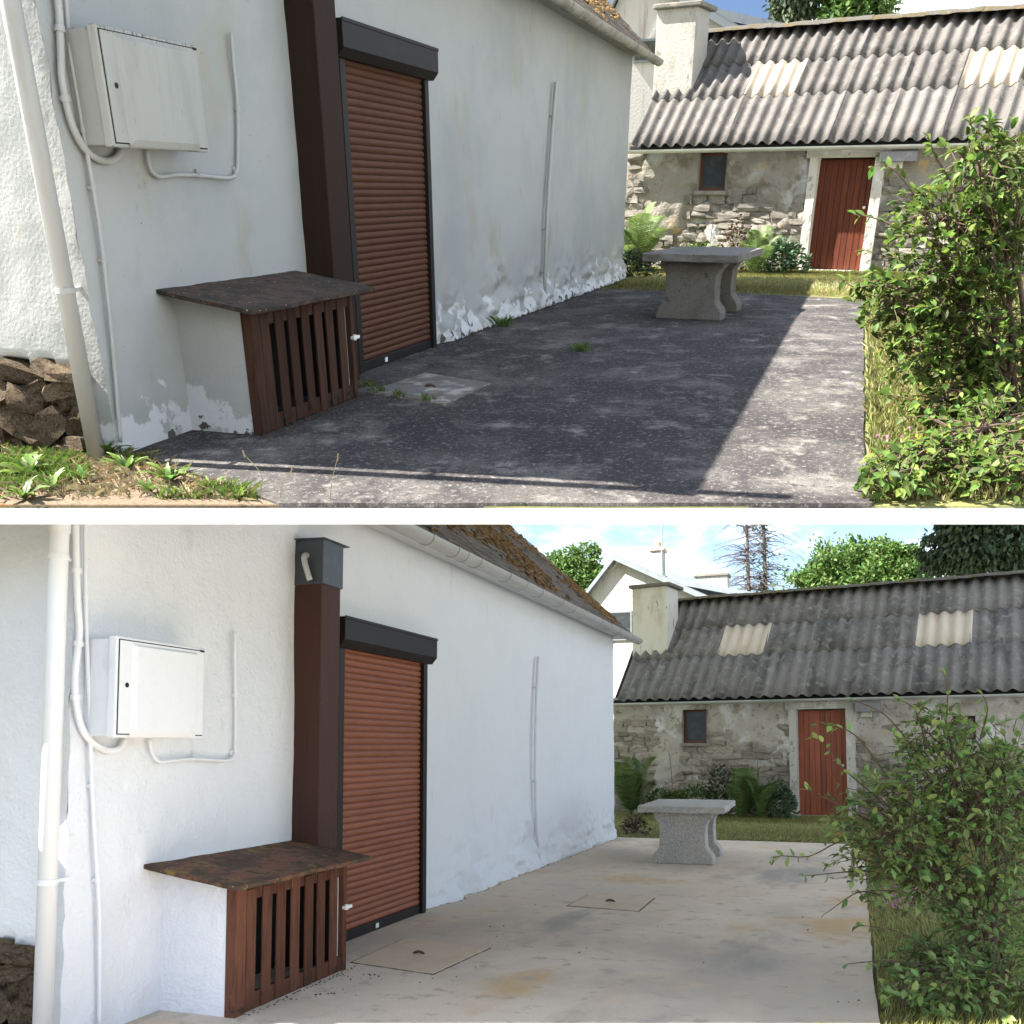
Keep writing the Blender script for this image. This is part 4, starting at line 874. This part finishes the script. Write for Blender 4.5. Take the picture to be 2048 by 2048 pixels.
def clump(S, name, label, base, w, h, n, ls, mat, seed, cat='plant', group=None, stems=6):
    r = random.Random(seed); T = thing(S, name, label, cat, base, group=group)
    g = np.random.default_rng(seed)
    th = g.uniform(0, 2 * np.pi, n); rad = np.sqrt(g.uniform(0, 1, n)); zz = g.uniform(.04, 1, n) ** .8
    prof = np.sqrt(np.maximum(.05, 1 - (zz - .25) ** 2 / .8)) * (1 + .3 * np.sin(3 * th + seed))
    pos = np.stack([w * rad * prof * np.cos(th), w * .7 * rad * prof * np.sin(th), h * zz * (1.15 - .4 * rad)], 1)
    d = unit(np.stack([np.cos(th), np.sin(th), g.normal(.35, .4, n)], 1) + g.normal(0, .4, (n, 3)))
    nm = unit(np.stack([g.normal(0, .5, n), g.normal(0, .5, n), np.ones(n)], 1))
    part('leaves', scatter('leaves', LEAF_V, LEAF_F, pos, d, nm, ls * g.uniform(.6, 1.3, n)), mat, T, kind='stuff')
    for k in range(stems):
        a = r.uniform(0, 6.28); e = Vector((w * .6 * math.cos(a), w * .4 * math.sin(a), h * r.uniform(.6, 1)))
        part('stem', MB().tube(spline([(0, 0, -.01), e * .5 + Vector((0, 0, .05 * h)), e], 4), .004, 4, False), 'twig', T)
    return T
def weed(S, label, base, rad, n, seed, mat='weed', group=None, up=.35, name='weed'):
    """rosette of long toothed leaves."""
    r = random.Random(seed); T = thing(S, name, label, 'weed', base, group=group)
    V = []; Fc = []
    for i in range(9):
        t = i / 8; w = (.03 + .11 * math.sin(math.pi * t ** .8)) * (1.0 if i % 2 else .62); z = .28 * math.sin(t * 2.2) ; V += [(t, w, z + .02), (t, 0, z), (t, -w, z + .02)]
    for i in range(8):
        o = i * 3; Fc += [(o, o + 1, o + 4), (o, o + 4, o + 3), (o + 1, o + 2, o + 5), (o + 1, o + 5, o + 4)]
    lm = np_mesh('leaf', V, Fc)
    for k in range(n):
        a = 2.4 * k + r.uniform(-.3, .3); s = rad * r.uniform(.55, 1.15)
        part('leaf', lm, mat, T, rot=(r.uniform(-.2, .2), -r.uniform(0, up * 2), a), scale=(s, s * r.uniform(.8, 1.4), s), loc=(0, 0, .004))
    return T
def blades(S, name, label, pts, h, mat, seed, w=.012, lean=.5, kind='stuff', cat='grass', base=(0, 0, 0)):
    g = np.random.default_rng(seed); n = len(pts); hh = h * g.uniform(.4, 1.25, n)
    th = g.uniform(0, 2 * np.pi, n); ln = np.abs(g.normal(0, lean, n)) * hh
    P = np.zeros((n, 4, 3)); cx, sx = np.cos(th), np.sin(th); ww = w * g.uniform(.6, 1.3, n)
    P[:, 0, 0] = pts[:, 0] - sx * ww / 2; P[:, 0, 1] = pts[:, 1] + cx * ww / 2
    P[:, 1, 0] = pts[:, 0] + sx * ww / 2; P[:, 1, 1] = pts[:, 1] - cx * ww / 2
    P[:, 2, 0] = pts[:, 0] + sx * ww * .35 + cx * ln * .4; P[:, 2, 1] = pts[:, 1] - cx * ww * .35 + sx * ln * .4; P[:, 2, 2] = hh * .65
    P[:, 3, 0] = pts[:, 0] + cx * ln; P[:, 3, 1] = pts[:, 1] + sx * ln; P[:, 3, 2] = hh
    P[:, :2, 2] = -.006
    Fc = np.array([[0, 1, 2], [0, 2, 3]])[None] + (np.arange(n) * 4)[:, None, None]
    me = np_mesh(name, P.reshape(-1, 3), Fc.reshape(-1, 3))
    o = raw(name, me, mat); place(o, S, base); return tag(o, label, cat, None, kind)
def patch(seed, n, x0, x1, y0, y1, dens=None):
    g = np.random.default_rng(seed); P = np.stack([g.uniform(x0, x1, n), g.uniform(y0, y1, n)], 1)
    if dens:
        k = np.array([g.random() < dens(x, y) for x, y in P]); P = P[k]
    return P
def tree(S, name, label, base, blobs, n, ls, mat, seed, trunk_r=.22, group=None, droop=.0, ragged=.35):
    """blobs: (centre relative to base, radii). trunk with limbs to each blob; crown of small leaves in clumps."""
    r = random.Random(seed); g = np.random.default_rng(seed); T = thing(S, name, label, 'tree', base, group=group)
    top = max((Vector(c) for c, _ in blobs), key=lambda c: c.z)
    tr = MB().tube(spline([(0, 0, -.2), (top.x * .2, top.y * .2, top.z * .4), tuple(top)], 6), [trunk_r * (1 - .85 * k / 12) for k in range(13)], 8)
    for c, _ in blobs:
        c = Vector(c); s = Vector((top.x * .25, top.y * .25, min(c.z * .55, top.z * .6))); tr.tube(spline([s, s.lerp(c, .5) + Vector((0, 0, .2)), c], 4), [trunk_r * .4 * (1 - .1 * k) for k in range(9)], 6)
    part('trunk', tr, 'bark', T, smooth=True)
    tot = sum(a[0] * a[2] for _, a in blobs); Ps = []; Ds = []
    for c, a in blobs:
        m = int(n * a[0] * a[2] / tot); k = max(6, m // 45)
        q = unit(g.normal(0, 1, (k, 3))) * (g.uniform(.15, 1, (k, 1)) ** .45) * (1 + ragged * g.normal(0, .5, (k, 1))); cc = np.array(c) + q * np.array(a)
        pi = g.integers(0, k, m); sp = np.array(a).mean() * .20
        p = cc[pi] + g.normal(0, sp, (m, 3)) * np.array([1, 1, .75]); Ps.append(p); Ds.append(unit(p - np.array(c)) * .6 + g.normal(0, .6, (m, 3)) + np.array([0, 0, -droop]))
    P = np.concatenate(Ps); Dr = np.concatenate(Ds); n2 = len(P); nm = unit(np.stack([g.normal(0, .7, n2), g.normal(0, .7, n2), np.ones(n2)], 1))
    tv = LEAF_V if False else SPRAY_V
    part('crown', scatter('crown', tv, SPRAY_F, P, Dr, nm, ls * g.uniform(.5, 1.3, n2)), mat, T)
    return T
def bare_tree(S, label, base, H, spread, seed, ivy=0, name='bare_tree', group=None):
    r = random.Random(seed); T = thing(S, name, label, 'tree', base, group=group)
    part('trunk', MB().tube(spline([(0, 0, -.2), (.1, 0, H * .5), (0, 0, H)], 6), [.19 * (1 - .8 * k / 12) for k in range(13)], 8), 'bark', T, smooth=True)
    br = MB()
    for k in range(170):
        z = H * (.42 + .56 * r.random()); a = r.uniform(0, 6.28); L = spread * (1.15 - (z / H - .42) * 1.05) * r.uniform(.5, 1.1)
        d = Vector((math.cos(a), math.sin(a), 0)); p0 = Vector((0, 0, z)); p1 = p0 + d * L * .5 + Vector((0, 0, r.uniform(-.1, .2) * L)); p2 = p0 + d * L + Vector((0, 0, -.12 * L + r.uniform(-.1, .2)))
        br.tube([p0, p1, p2], [.03, .018, .007], 4, False)
        for j in range(7):
            s = p0.lerp(p1, j / 7) if j < 4 else p1.lerp(p2, (j - 3) / 4); e = s + d * r.uniform(.1, .4) + Vector((r.uniform(-.3, .3), r.uniform(-.3, .3), r.uniform(-.5, .15)))
            br.tube([s, e], [.009, .004], 3, False)
    part('branches', br, 'deadtwig', T, kind='stuff')
    if ivy:
        g = np.random.default_rng(seed); n = ivy; th = g.uniform(0, 6.28, n); z = g.uniform(.2, H, n); rad = (.26 + .12 * np.sin(z * 3.1) + .08 * np.sin(z * 7 + 1)) * g.uniform(.5, 1.25, n)
        P = np.stack([rad * np.cos(th), rad * np.sin(th), z], 1); Dr = np.stack([np.cos(th), np.sin(th), g.normal(-.4, .5, n)], 1)
        part('ivy', scatter('ivy', LEAF_V, LEAF_F, P, unit(Dr), unit(g.normal(0, .5, (n, 3)) + np.array([0, 0, 1])), .16 * g.uniform(.6, 1.2, n)), 'conifer', T, kind='stuff')
    return T

# ------------------------------------------------------------------ build both yards
for S in (PA, PB):
    house(S); cabinet(S); storage_box(S); covers(S); granite_table(S); barn(S); neighbour(S)

# lower yard, planting
A = PA
AY = 6.5
ab = A.y(1985, 2100, AY); ab.z = 0
bush(A, 'leafy_bush', 'dense soft green bush spreading over the edge of the clean yard', tuple(ab),
     [(1905, 1560, 135, 110, .1), (1830, 1640, 150, 105, 0), (1770, 1700, 110, 75, -.1), (1960, 1690, 120, 150, .1), (1860, 1765, 130, 65, 0), (1985, 1850, 80, 120, 0), (1915, 1960, 120, 90, .1), (1840, 1945, 70, 55, .0), (2010, 1560, 90, 130, .3), (1880, 1470, 70, 60, .1), (1990, 1990, 90, 90, -.6), (1900, 2000, 90, 60, -.7), (1820, 2010, 60, 40, -.8)],
     [[(1760, 1690, 0), (1690, 1680, -.1), (1620, 1712, -.15), (1560, 1712, -.2), (1545, 1720, -.2)], [(1740, 1740, 0), (1680, 1745, -.1), (1610, 1752, -.2)], [(1760, 1790, 0), (1715, 1785, -.1), (1655, 1825, -.2)],
      [(1860, 1900, -.2), (1800, 1865, -.3), (1720, 1850, -.35)], [(1850, 1930, -.3), (1770, 1922, -.4), (1695, 1928, -.5)], [(1760, 1600, 0), (1690, 1540, -.1), (1650, 1490, -.1), (1625, 1475, -.1)],
      [(1780, 1560, 0), (1720, 1480, 0), (1680, 1455, 0), (1632, 1449, 0)], [(1750, 1650, 0), (1680, 1610, -.1), (1615, 1580, -.1)], [(1890, 1470, 0), (1895, 1400, 0), (1890, 1350, 0)], [(1960, 1480, 0), (1975, 1420, 0), (1965, 1390, 0)],
      [(1830, 1500, 0), (1770, 1430, 0), (1705, 1400, 0)], [(1850, 1480, 0), (1830, 1420, 0), (1800, 1400, 0)], [(1800, 1640, 0), (1720, 1650, -.1), (1660, 1640, -.1)]],
     780, .057, 31, 'leafA', AY)
gx = lambda px, Y, S=A: S.y(px, 1600, Y).x
fern(A, 'tall fern between the white house corner and the stone wall', (gx(1262, 19.4), 19.4, -.02), 1.1, 24, 1)
fern(A, 'bright fern spreading under the barn window', (gx(1483, 19.3), 19.3, -.02), .95, 20, 2)
fern(A, 'low bright fern beside the blue-green plant', (gx(1522, 19.2), 19.2, -.02), .75, 18, 3)
clump(A, 'blue_green_plant', 'blue-green bushy plant left of the red barn door', (gx(1553, 19.35), 19.35, -.01), .40, .72, 900, .09, 'bluegreen', 5)
clump(A, 'low_shrub', 'low mixed shrub at the foot of the stone wall', (gx(1390, 19.6), 19.6, -.01), .75, .62, 1100, .08, 'treeleaf', 6)
clump(A, 'dark_shrub', 'dark upright shrub under the barn window', (gx(1440, 19.5), 19.5, -.01), .32, 1.05, 520, .07, 'conifer', 7, stems=9)
clump(A, 'low_shrub', 'small green shrub between the fern and the stone table', (gx(1325, 19.5), 19.5, -.01), .45, .55, 600, .08, 'fern', 8)
clump(A, 'dry_weed', 'withered brown weed at the corner of the painted house', (gx(1270, 15.2), 15.2, -.01), .20, .32, 260, .07, 'drystem', 9)
def dry_stalk(S, label, base, h, seed, group):
    r = random.Random(seed); m = MB(); top = Vector((r.uniform(-.1, .1), 0, h)); m.tube(spline([(0, 0, 0), (r.uniform(-.05, .05), 0, h * .5), top], 4), .006, 5)
    for k in range(9):
        z = h * r.uniform(.35, 1); m.tube([(top.x * z / h, 0, z), (top.x * z / h + r.uniform(-.15, .15), r.uniform(-.1, .1), z + r.uniform(.04, .16))], [.004, .002], 4)
    solo(S, 'dry_stalk', m, 'drystem', label, 'stalk', base, group=group)
for i, (px, lb) in enumerate(((1341, 'tallest dry stalk beside the tall fern at the stone wall'), (1519, 'dry stalk rising between the two low ferns'), (1408, 'dry stalk rising out of the low mixed shrub'), (1545, 'shortest dry stalk in the blue-green plant by the red door'))): dry_stalk(A, lb, (gx(px, 19.5), 19.5, 0), 1.25 - .15 * i, 40 + i, 'dry stalks by the lower barn')
blades(A, 'lawn', 'yellowish green lawn strip between clean yard and barn', patch(1, 46000, -1.5, 8.0, 14.78, 20.2), .075, 'grassA', 1, .014)
blades(A, 'straw', 'dry straw-coloured blades in the lawn strip by the barn', patch(2, 9000, -1.5, 8.0, 14.78, 20.2), .06, 'straw', 2, .012, .9)
blades(A, 'verge_grass', 'green grass along the right edge of the clean yard', patch(3, 52000, 3.585, 7.0, 4.6, 14.8), .085, 'grassA', 3, .009)
def blossom(S, label, base, n, rad, sz, mat, seed, cat='flower'):
    g = np.random.default_rng(seed); P = g.normal(0, rad, (n, 3)); P[:, 2] = np.abs(P[:, 2]) + .06
    T = thing(S, 'flower', label, cat, base)
    part('petals', scatter('petals', LEAF_V, LEAF_F, P, unit(g.normal(0, 1, (n, 3)) + [0, 0, .5]), unit(g.normal(0, .6, (n, 3)) + [0, 0, 1]), sz * g.uniform(.7, 1.2, n)), mat, T, kind='stuff')
    st = MB()
    for p in P[:12]: st.tube([(p[0] * .4, p[1] * .4, -.01), tuple(p)], .003, 4, False)
    part('stalk', st, 'weed', T)
blossom(A, 'pink flower cluster in the grass under the green bush', tuple(A.g(1803, 1830)), 70, .07, .035, 'pink', 1)
blossom(A, 'small yellow flower in the lawn before the barn', tuple(A.g(1682, 1684)), 16, .03, .03, 'yellow', 2)
# crumbs swept about on the clean concrete
g = np.random.default_rng(9); crumbs = []
for (px, py, n, sx, sy) in ((700, 1960, 30, 50, 10), (640, 1990, 20, 50, 10), (1015, 1850, 9, 60, 40), (840, 1960, 7, 90, 20), (1710, 2005, 10, 25, 14), (1250, 1880, 10, 260, 90), (1600, 1900, 6, 120, 70)):
    for k in range(n):
        q = A.g(px + g.normal(0, sx), py + g.normal(0, sy) * .6); crumbs.append((q.x, q.y, .012))
for k in range(420):
    yy = g.uniform(7.6, 14.6); crumbs.append((wall_x(A, yy, .02) + .012 + abs(g.normal(0, .012)), yy, .010))  # added crumbs draw the dark crevice at the wall foot
for k in range(120): crumbs.append((A.d['binx'] + .012 + abs(g.normal(0, .02)), g.uniform(4.4, 5.6), .010))
crumbs = np.array([c for c in crumbs if .02 < c[0] < 3.5]); n = len(crumbs)
cv = [(-.5, -.4, 0), (.5, -.3, 0), (.4, .4, 0), (-.4, .3, 0), (0, 0, .5)]; cf = [(0, 1, 4), (1, 2, 4), (2, 3, 4), (3, 0, 4)]
o = raw('crumbs', scatter('crumbs', cv, cf, crumbs, unit(g.normal(0, 1, (n, 3)) * [1, 1, 0] + 1e-3), np.tile([0., 0, 1], (n, 1)), g.uniform(.004, .018, n)), 'debris'); place(o, A)
tag(o, 'dark crumbs on the clean concrete, some drawing the crevice at the wall foot', 'debris', None, 'stuff')
# trees behind the lower barn
def at(S, px, py, Y): return S.y(px, py, Y)
def tb(S, px, Y): p = S.y(px, 1492 if S is PA else 385, Y); return (p.x, p.y, 0.0)
def rel(S, base, px, py, rx, rz, Y):
    p = S.y(px, py, Y); k = Y / F * 1.05; return ((p.x - base[0], p.y - base[1], p.z), (rx * k, (rx + rz) * .5 * k, rz * k))
b = tb(A, 1150, 38)
tree(A, 'leafy_tree', 'bright leafy tree rising behind the mossy slate roof', b, [rel(A, b, *q, 38) for q in ((1130, 1150, 50, 42), (1165, 1130, 34, 34), (1100, 1135, 26, 26), (1180, 1165, 30, 30), (1191, 1101, 7, 14), (1120, 1190, 70, 40))], 9000, .22, 'treeleaf', 61)
b = tb(A, 1690, 46)
tree(A, 'leafy_tree', 'broad rounded green tree behind the ridge of the dark roof', b, [rel(A, b, *q, 46) for q in ((1690, 1130, 62, 40), (1640, 1155, 42, 30), (1735, 1120, 34, 32), (1700, 1165, 80, 30), (1610, 1165, 20, 18))], 12000, .25, 'treeleaf', 62)
b = tb(A, 1795, 44)
tree(A, 'leafy_tree', 'lighter green tree between the rounded tree and the conifer', b, [rel(A, b, *q, 44) for q in ((1785, 1120, 42, 32), (1815, 1135, 40, 30), (1765, 1150, 50, 30), (1800, 1160, 60, 30))], 8000, .24, 'treeleaf', 63)
b = tb(A, 1985, 36)
tree(A, 'conifer', 'dark drooping conifer beyond the right end of the barn ridge', b, [rel(A, b, *q, 36) for q in ((1950, 1070, 60, 40), (2000, 1050, 60, 60), (1900, 1090, 34, 26), (1880, 1115, 30, 18), (1960, 1120, 70, 30), (2030, 1100, 40, 50), (1925, 1040, 40, 26))], 14000, .26, 'conifer', 64, droop=.9, ragged=.5)
b = tb(A, 1499, 50); bare_tree(A, 'slender bare-branched conifer beside the ivy-clad trunk', b, 15.5, 2.3, 71)
b = tb(A, 1533, 50); bare_tree(A, 'tall bare tree with an ivy-clad trunk behind the barn', b, 16.5, 2.1, 72, ivy=1500)
b = tb(A, 1570, 42); clump(A, 'distant_shrub', 'thin shrub showing over the dark roof below the bare trees', (b[0], b[1], 0), 1.4, 8.6, 2200, .17, 'treeleaf', 65, stems=3)

dirt = []
for k in range(700):
    yy = g.uniform(8.5, 16.4); dirt.append((wall_x(PB, yy, .02) + .012 + abs(g.normal(0, .02)), yy, .010))  # these stand in for the dark gap at the wall foot
for k in range(220): dirt.append((PB.d['binx'] + .012 + abs(g.normal(0, .03)), g.uniform(4.8, 6.2), .010))
dirt = np.array(dirt); n = len(dirt)
o = raw('dirt', scatter('dirt', cv, cf, dirt, unit(g.normal(0, 1, (n, 3)) * [1, 1, 0] + 1e-3), np.tile([0., 0, 1], (n, 1)), g.uniform(.008, .035, n)), 'debris'); place(o, PB)
tag(o, 'dark dirt drawn as a gap line along the foot of the grimy wall', 'debris', None, 'stuff')
# upper yard, planting
Bp = PB
BY = 6.4
bb = Bp.y(1990, 1090, BY); bb.z = 0
bush(Bp, 'leafy_bush', 'sunlit yellow-green bush beside the blackened yard', tuple(bb),
     [(1960, 360, 85, 90, .1), (1890, 450, 95, 80, 0), (1960, 520, 95, 90, .1), (1860, 590, 110, 75, 0), (1800, 600, 70, 45, -.1), (1950, 660, 110, 90, 0), (1850, 700, 80, 60, -.1), (1990, 760, 80, 100, 0), (1900, 800, 70, 60, -.2), (1960, 880, 100, 90, -.3), (1860, 900, 70, 50, -.4), (1990, 960, 80, 70, -.4), (1810, 950, 55, 40, -1.5), (2010, 430, 60, 140, .2), (1960, 890, 110, 70, -1.1), (1880, 930, 80, 45, -1.4), (2010, 950, 80, 50, -1.5), (1780, 960, 45, 30, -1.7)],
     [[(1830, 590, 0), (1760, 570, -.1), (1710, 575, -.1), (1690, 560, -.1)], [(1840, 480, 0), (1760, 440, 0), (1710, 430, 0)], [(1850, 420, 0), (1800, 350, 0), (1765, 330, 0), (1745, 335, 0)], [(1930, 330, 0), (1945, 280, 0), (1940, 235, 0)], [(1900, 360, 0), (1870, 310, 0), (1860, 280, 0)],
      [(1870, 760, 0), (1830, 735, -.1), (1770, 735, -.2)], [(1820, 640, 0), (1760, 640, -.1), (1720, 650, -.1)], [(1870, 540, 0), (1800, 520, 0), (1730, 500, 0)], [(1985, 330, 0), (2000, 280, 0), (1985, 250, 0)], [(1880, 850, -.2), (1820, 800, -.3), (1770, 790, -.3)]],
     950, .058, 33, 'leafB', BY)
gB = lambda px, Y: Bp.y(px, 480, Y).x
fern(Bp, 'tall sunlit fern at the far corner of the grimy house', (gB(1275, 18.4), 18.4, -.02), 1.0, 24, 4)
fern(Bp, 'fern in the sun behind the shaded stone table', (gB(1515, 18.3), 18.3, -.02), .65, 18, 5)
clump(Bp, 'blue_green_plant', 'blue-green leafy clump left of the sunlit barn door', (gB(1570, 18.5), 18.5, -.01), .38, .55, 900, .085, 'bluegreen', 15)
clump(Bp, 'low_shrub', 'low shrub at the foot of the sunlit stone wall', (gB(1400, 18.6), 18.6, -.01), .75, .45, 1000, .08, 'weed', 16)
clump(Bp, 'brown_shrub', 'brownish upright shrub before the sunlit wall', (gB(1472, 18.6), 18.6, -.01), .26, .85, 420, .065, 'drystem', 17, stems=9)
clump(Bp, 'dark_shrub', 'dark low shrub in shade behind the grimy house corner', (gB(1268, 16.9), 16.95, -.01), .40, .40, 700, .07, 'conifer', 18)
for i, (px, lb) in enumerate(((1424, 'tallest dry stalk against the sunlit stone wall under its window'), (1546, 'dry stalk beside the blue-green clump in the sun'), (1500, 'short dry stalk by the brownish shrub in the sun'))): dry_stalk(Bp, lb, (gB(px, 18.5), 18.5, 0), .95 - .15 * i, 50 + i, 'dry stalks by the upper barn')
blades(Bp, 'lawn', 'dry sunlit lawn strip between blackened yard and barn', patch(11, 34000, -1.0, 7.6, 14.6, 19.2), .07, 'grassB', 11, .014)
blades(Bp, 'straw', 'bleached blades in the dry lawn strip', patch(12, 9000, -1.0, 6.3, 14.5, 19.2), .06, 'straw', 12, .013, .9)
blades(Bp, 'verge_grass', 'sunlit dry grass along the right edge of the blackened yard', patch(13, 66000, 3.74, 6.9, 3.6, 14.6, in_front), .075, 'grassB', 13, .009)
blades(Bp, 'verge_straw', 'bleached straw in the right hand verge', patch(14, 14000, 3.74, 6.9, 3.6, 14.6, in_front), .06, 'straw', 14, .009, .9)
# weeds and dry grass on the soil by the house corner
def in_soil(x, y):
    ps = soil; c = False
    for i in range(len(ps)):
        a, b_ = ps[i], ps[i - 1]
        if (a.y > y) != (b_.y > y) and x < (b_.x - a.x) * (y - a.y) / (b_.y - a.y) + a.x: c = not c
    return c
sx = [p.x for p in soil]; sy = [p.y for p in soil]
blades(Bp, 'soil_straw', 'flattened dry grass on the bare soil', patch(21, 6000, min(sx), max(sx), min(sy), max(sy), lambda x, y: in_front(x, y) * in_soil(x, y) * (.35 + .65 * (fbm(x * 2, y * 2, 3, 3) > -.1))), .05, 'straw', 21, .006, 1.6)
blades(Bp, 'soil_grass', 'short green grass on the bare soil', patch(22, 26000, min(sx), max(sx), min(sy), max(sy), lambda x, y: in_front(x, y) * in_soil(x, y) * (fbm(x * 1.7, y * 1.7, 8, 3) > -.02)), .055, 'weed', 22, .006, .8)
for i, (px, py, rad, n, lab) in enumerate((
    (130, 892, .15, 16, 'broad bright dandelion at the foot of the downpipe'), (60, 955, .17, 16, 'jagged green weed at the outer edge of the soil'), (215, 920, .15, 15, 'green weed close to the thin wall conduit'),
    (255, 945, .14, 14, 'leafy weed on the edge of the blackened concrete'), (340, 965, .14, 15, 'bushy weed growing over the concrete edge'), (165, 965, .10, 11, 'small weed alone on bare orange soil'),
    (300, 988, .09, 10, 'little weed on the orange soil by the concrete'), (420, 985, .10, 13, 'spreading weed at the tip of the soil patch'), (480, 1000, .08, 10, 'tiny weed furthest out along the concrete edge'), (50, 1000, .12, 14, 'dense green weed at the white deck edge'),
    (105, 985, .11, 12, 'ragged weed beside the dense weed at the deck edge'))):
    weed(Bp, lab, tuple(Bp.g(px, py)), rad, n, 80 + i)
weed(Bp, 'upright weed in the corner of wall and storage box', tuple(Bp.g(347, 842)), .20, 12, 95, mat='treeleaf', up=.75)
def tuft(S, label, px, py, n, rad, h, seed, mat='weed', group=None):
    p = S.g(px, py); g = np.random.default_rng(seed); o = blades(S, 'grass_tuft', label, g.normal(0, rad, (n, 2)), h, mat, seed, .006, .7, kind=None, cat='weed', base=(p.x, p.y, .012))
    if group: o['group'] = group
tuft(Bp, 'grass tuft sprouting in the open blackened concrete', 1163, 704, 90, .045, .06, 1)
tuft(Bp, 'weed tuft at the crumbling foot of the grimy wall', 1008, 655, 80, .035, .10, 2, 'treeleaf')
for i, (px, py) in enumerate(((762, 787), (800, 797), (860, 805), (735, 775))): tuft(Bp, 'small tuft growing in the joint of the dirty cover', px, py, 40, .028, .045, 3 + i, group='tufts round the dirty cover')
def seed_stem(S, label, px, py, h, seed):
    p = S.g(px, py); r = random.Random(seed); tx = r.uniform(-.08, .08); m = MB().tube(spline([(0, 0, 0), (.02, 0, h * .5), (tx, 0, h)], 4), .0016, 4); m.tube([(tx, 0, h - .01), (tx * 1.1, 0, h + .022)], .0032, 5)
    solo(S, 'seed_stem', m, 'straw', label, 'weed', tuple(p), group='dry seed stems at the concrete edge')
for i, (px, py) in enumerate(((660, 1003), (520, 985), (560, 1000))): seed_stem(Bp, 'thin dry seed stem at the sunlit concrete edge', px, py, .20 - .03 * i, i)
blossom(Bp, 'yellow flower in the verge by the sunlit bush', tuple(Bp.g(1835, 925)), 18, .03, .03, 'yellow', 4)
blossom(Bp, 'pink clover patch under the sunlit bush', tuple(Bp.g(1800, 935)), 30, .07, .022, 'pink', 5)
b = tb(Bp, 1590, 40); tree(Bp, 'conifer', 'dark conifer over the ridge of the sunlit barn', b, [rel(Bp, b, *q, 40) for q in ((1590, 0, 30, 45), (1610, -40, 30, 40), (1570, 20, 20, 20))], 4000, .25, 'conifer', 66, droop=.9)
b = tb(Bp, 1720, 40); tree(Bp, 'leafy_tree', 'bright leafy tree over the ridge of the sunlit barn', b, [rel(Bp, b, *q, 40) for q in ((1715, 10, 55, 40), (1680, 20, 30, 22), (1760, -10, 40, 40))], 6000, .22, 'treeleaf', 67)
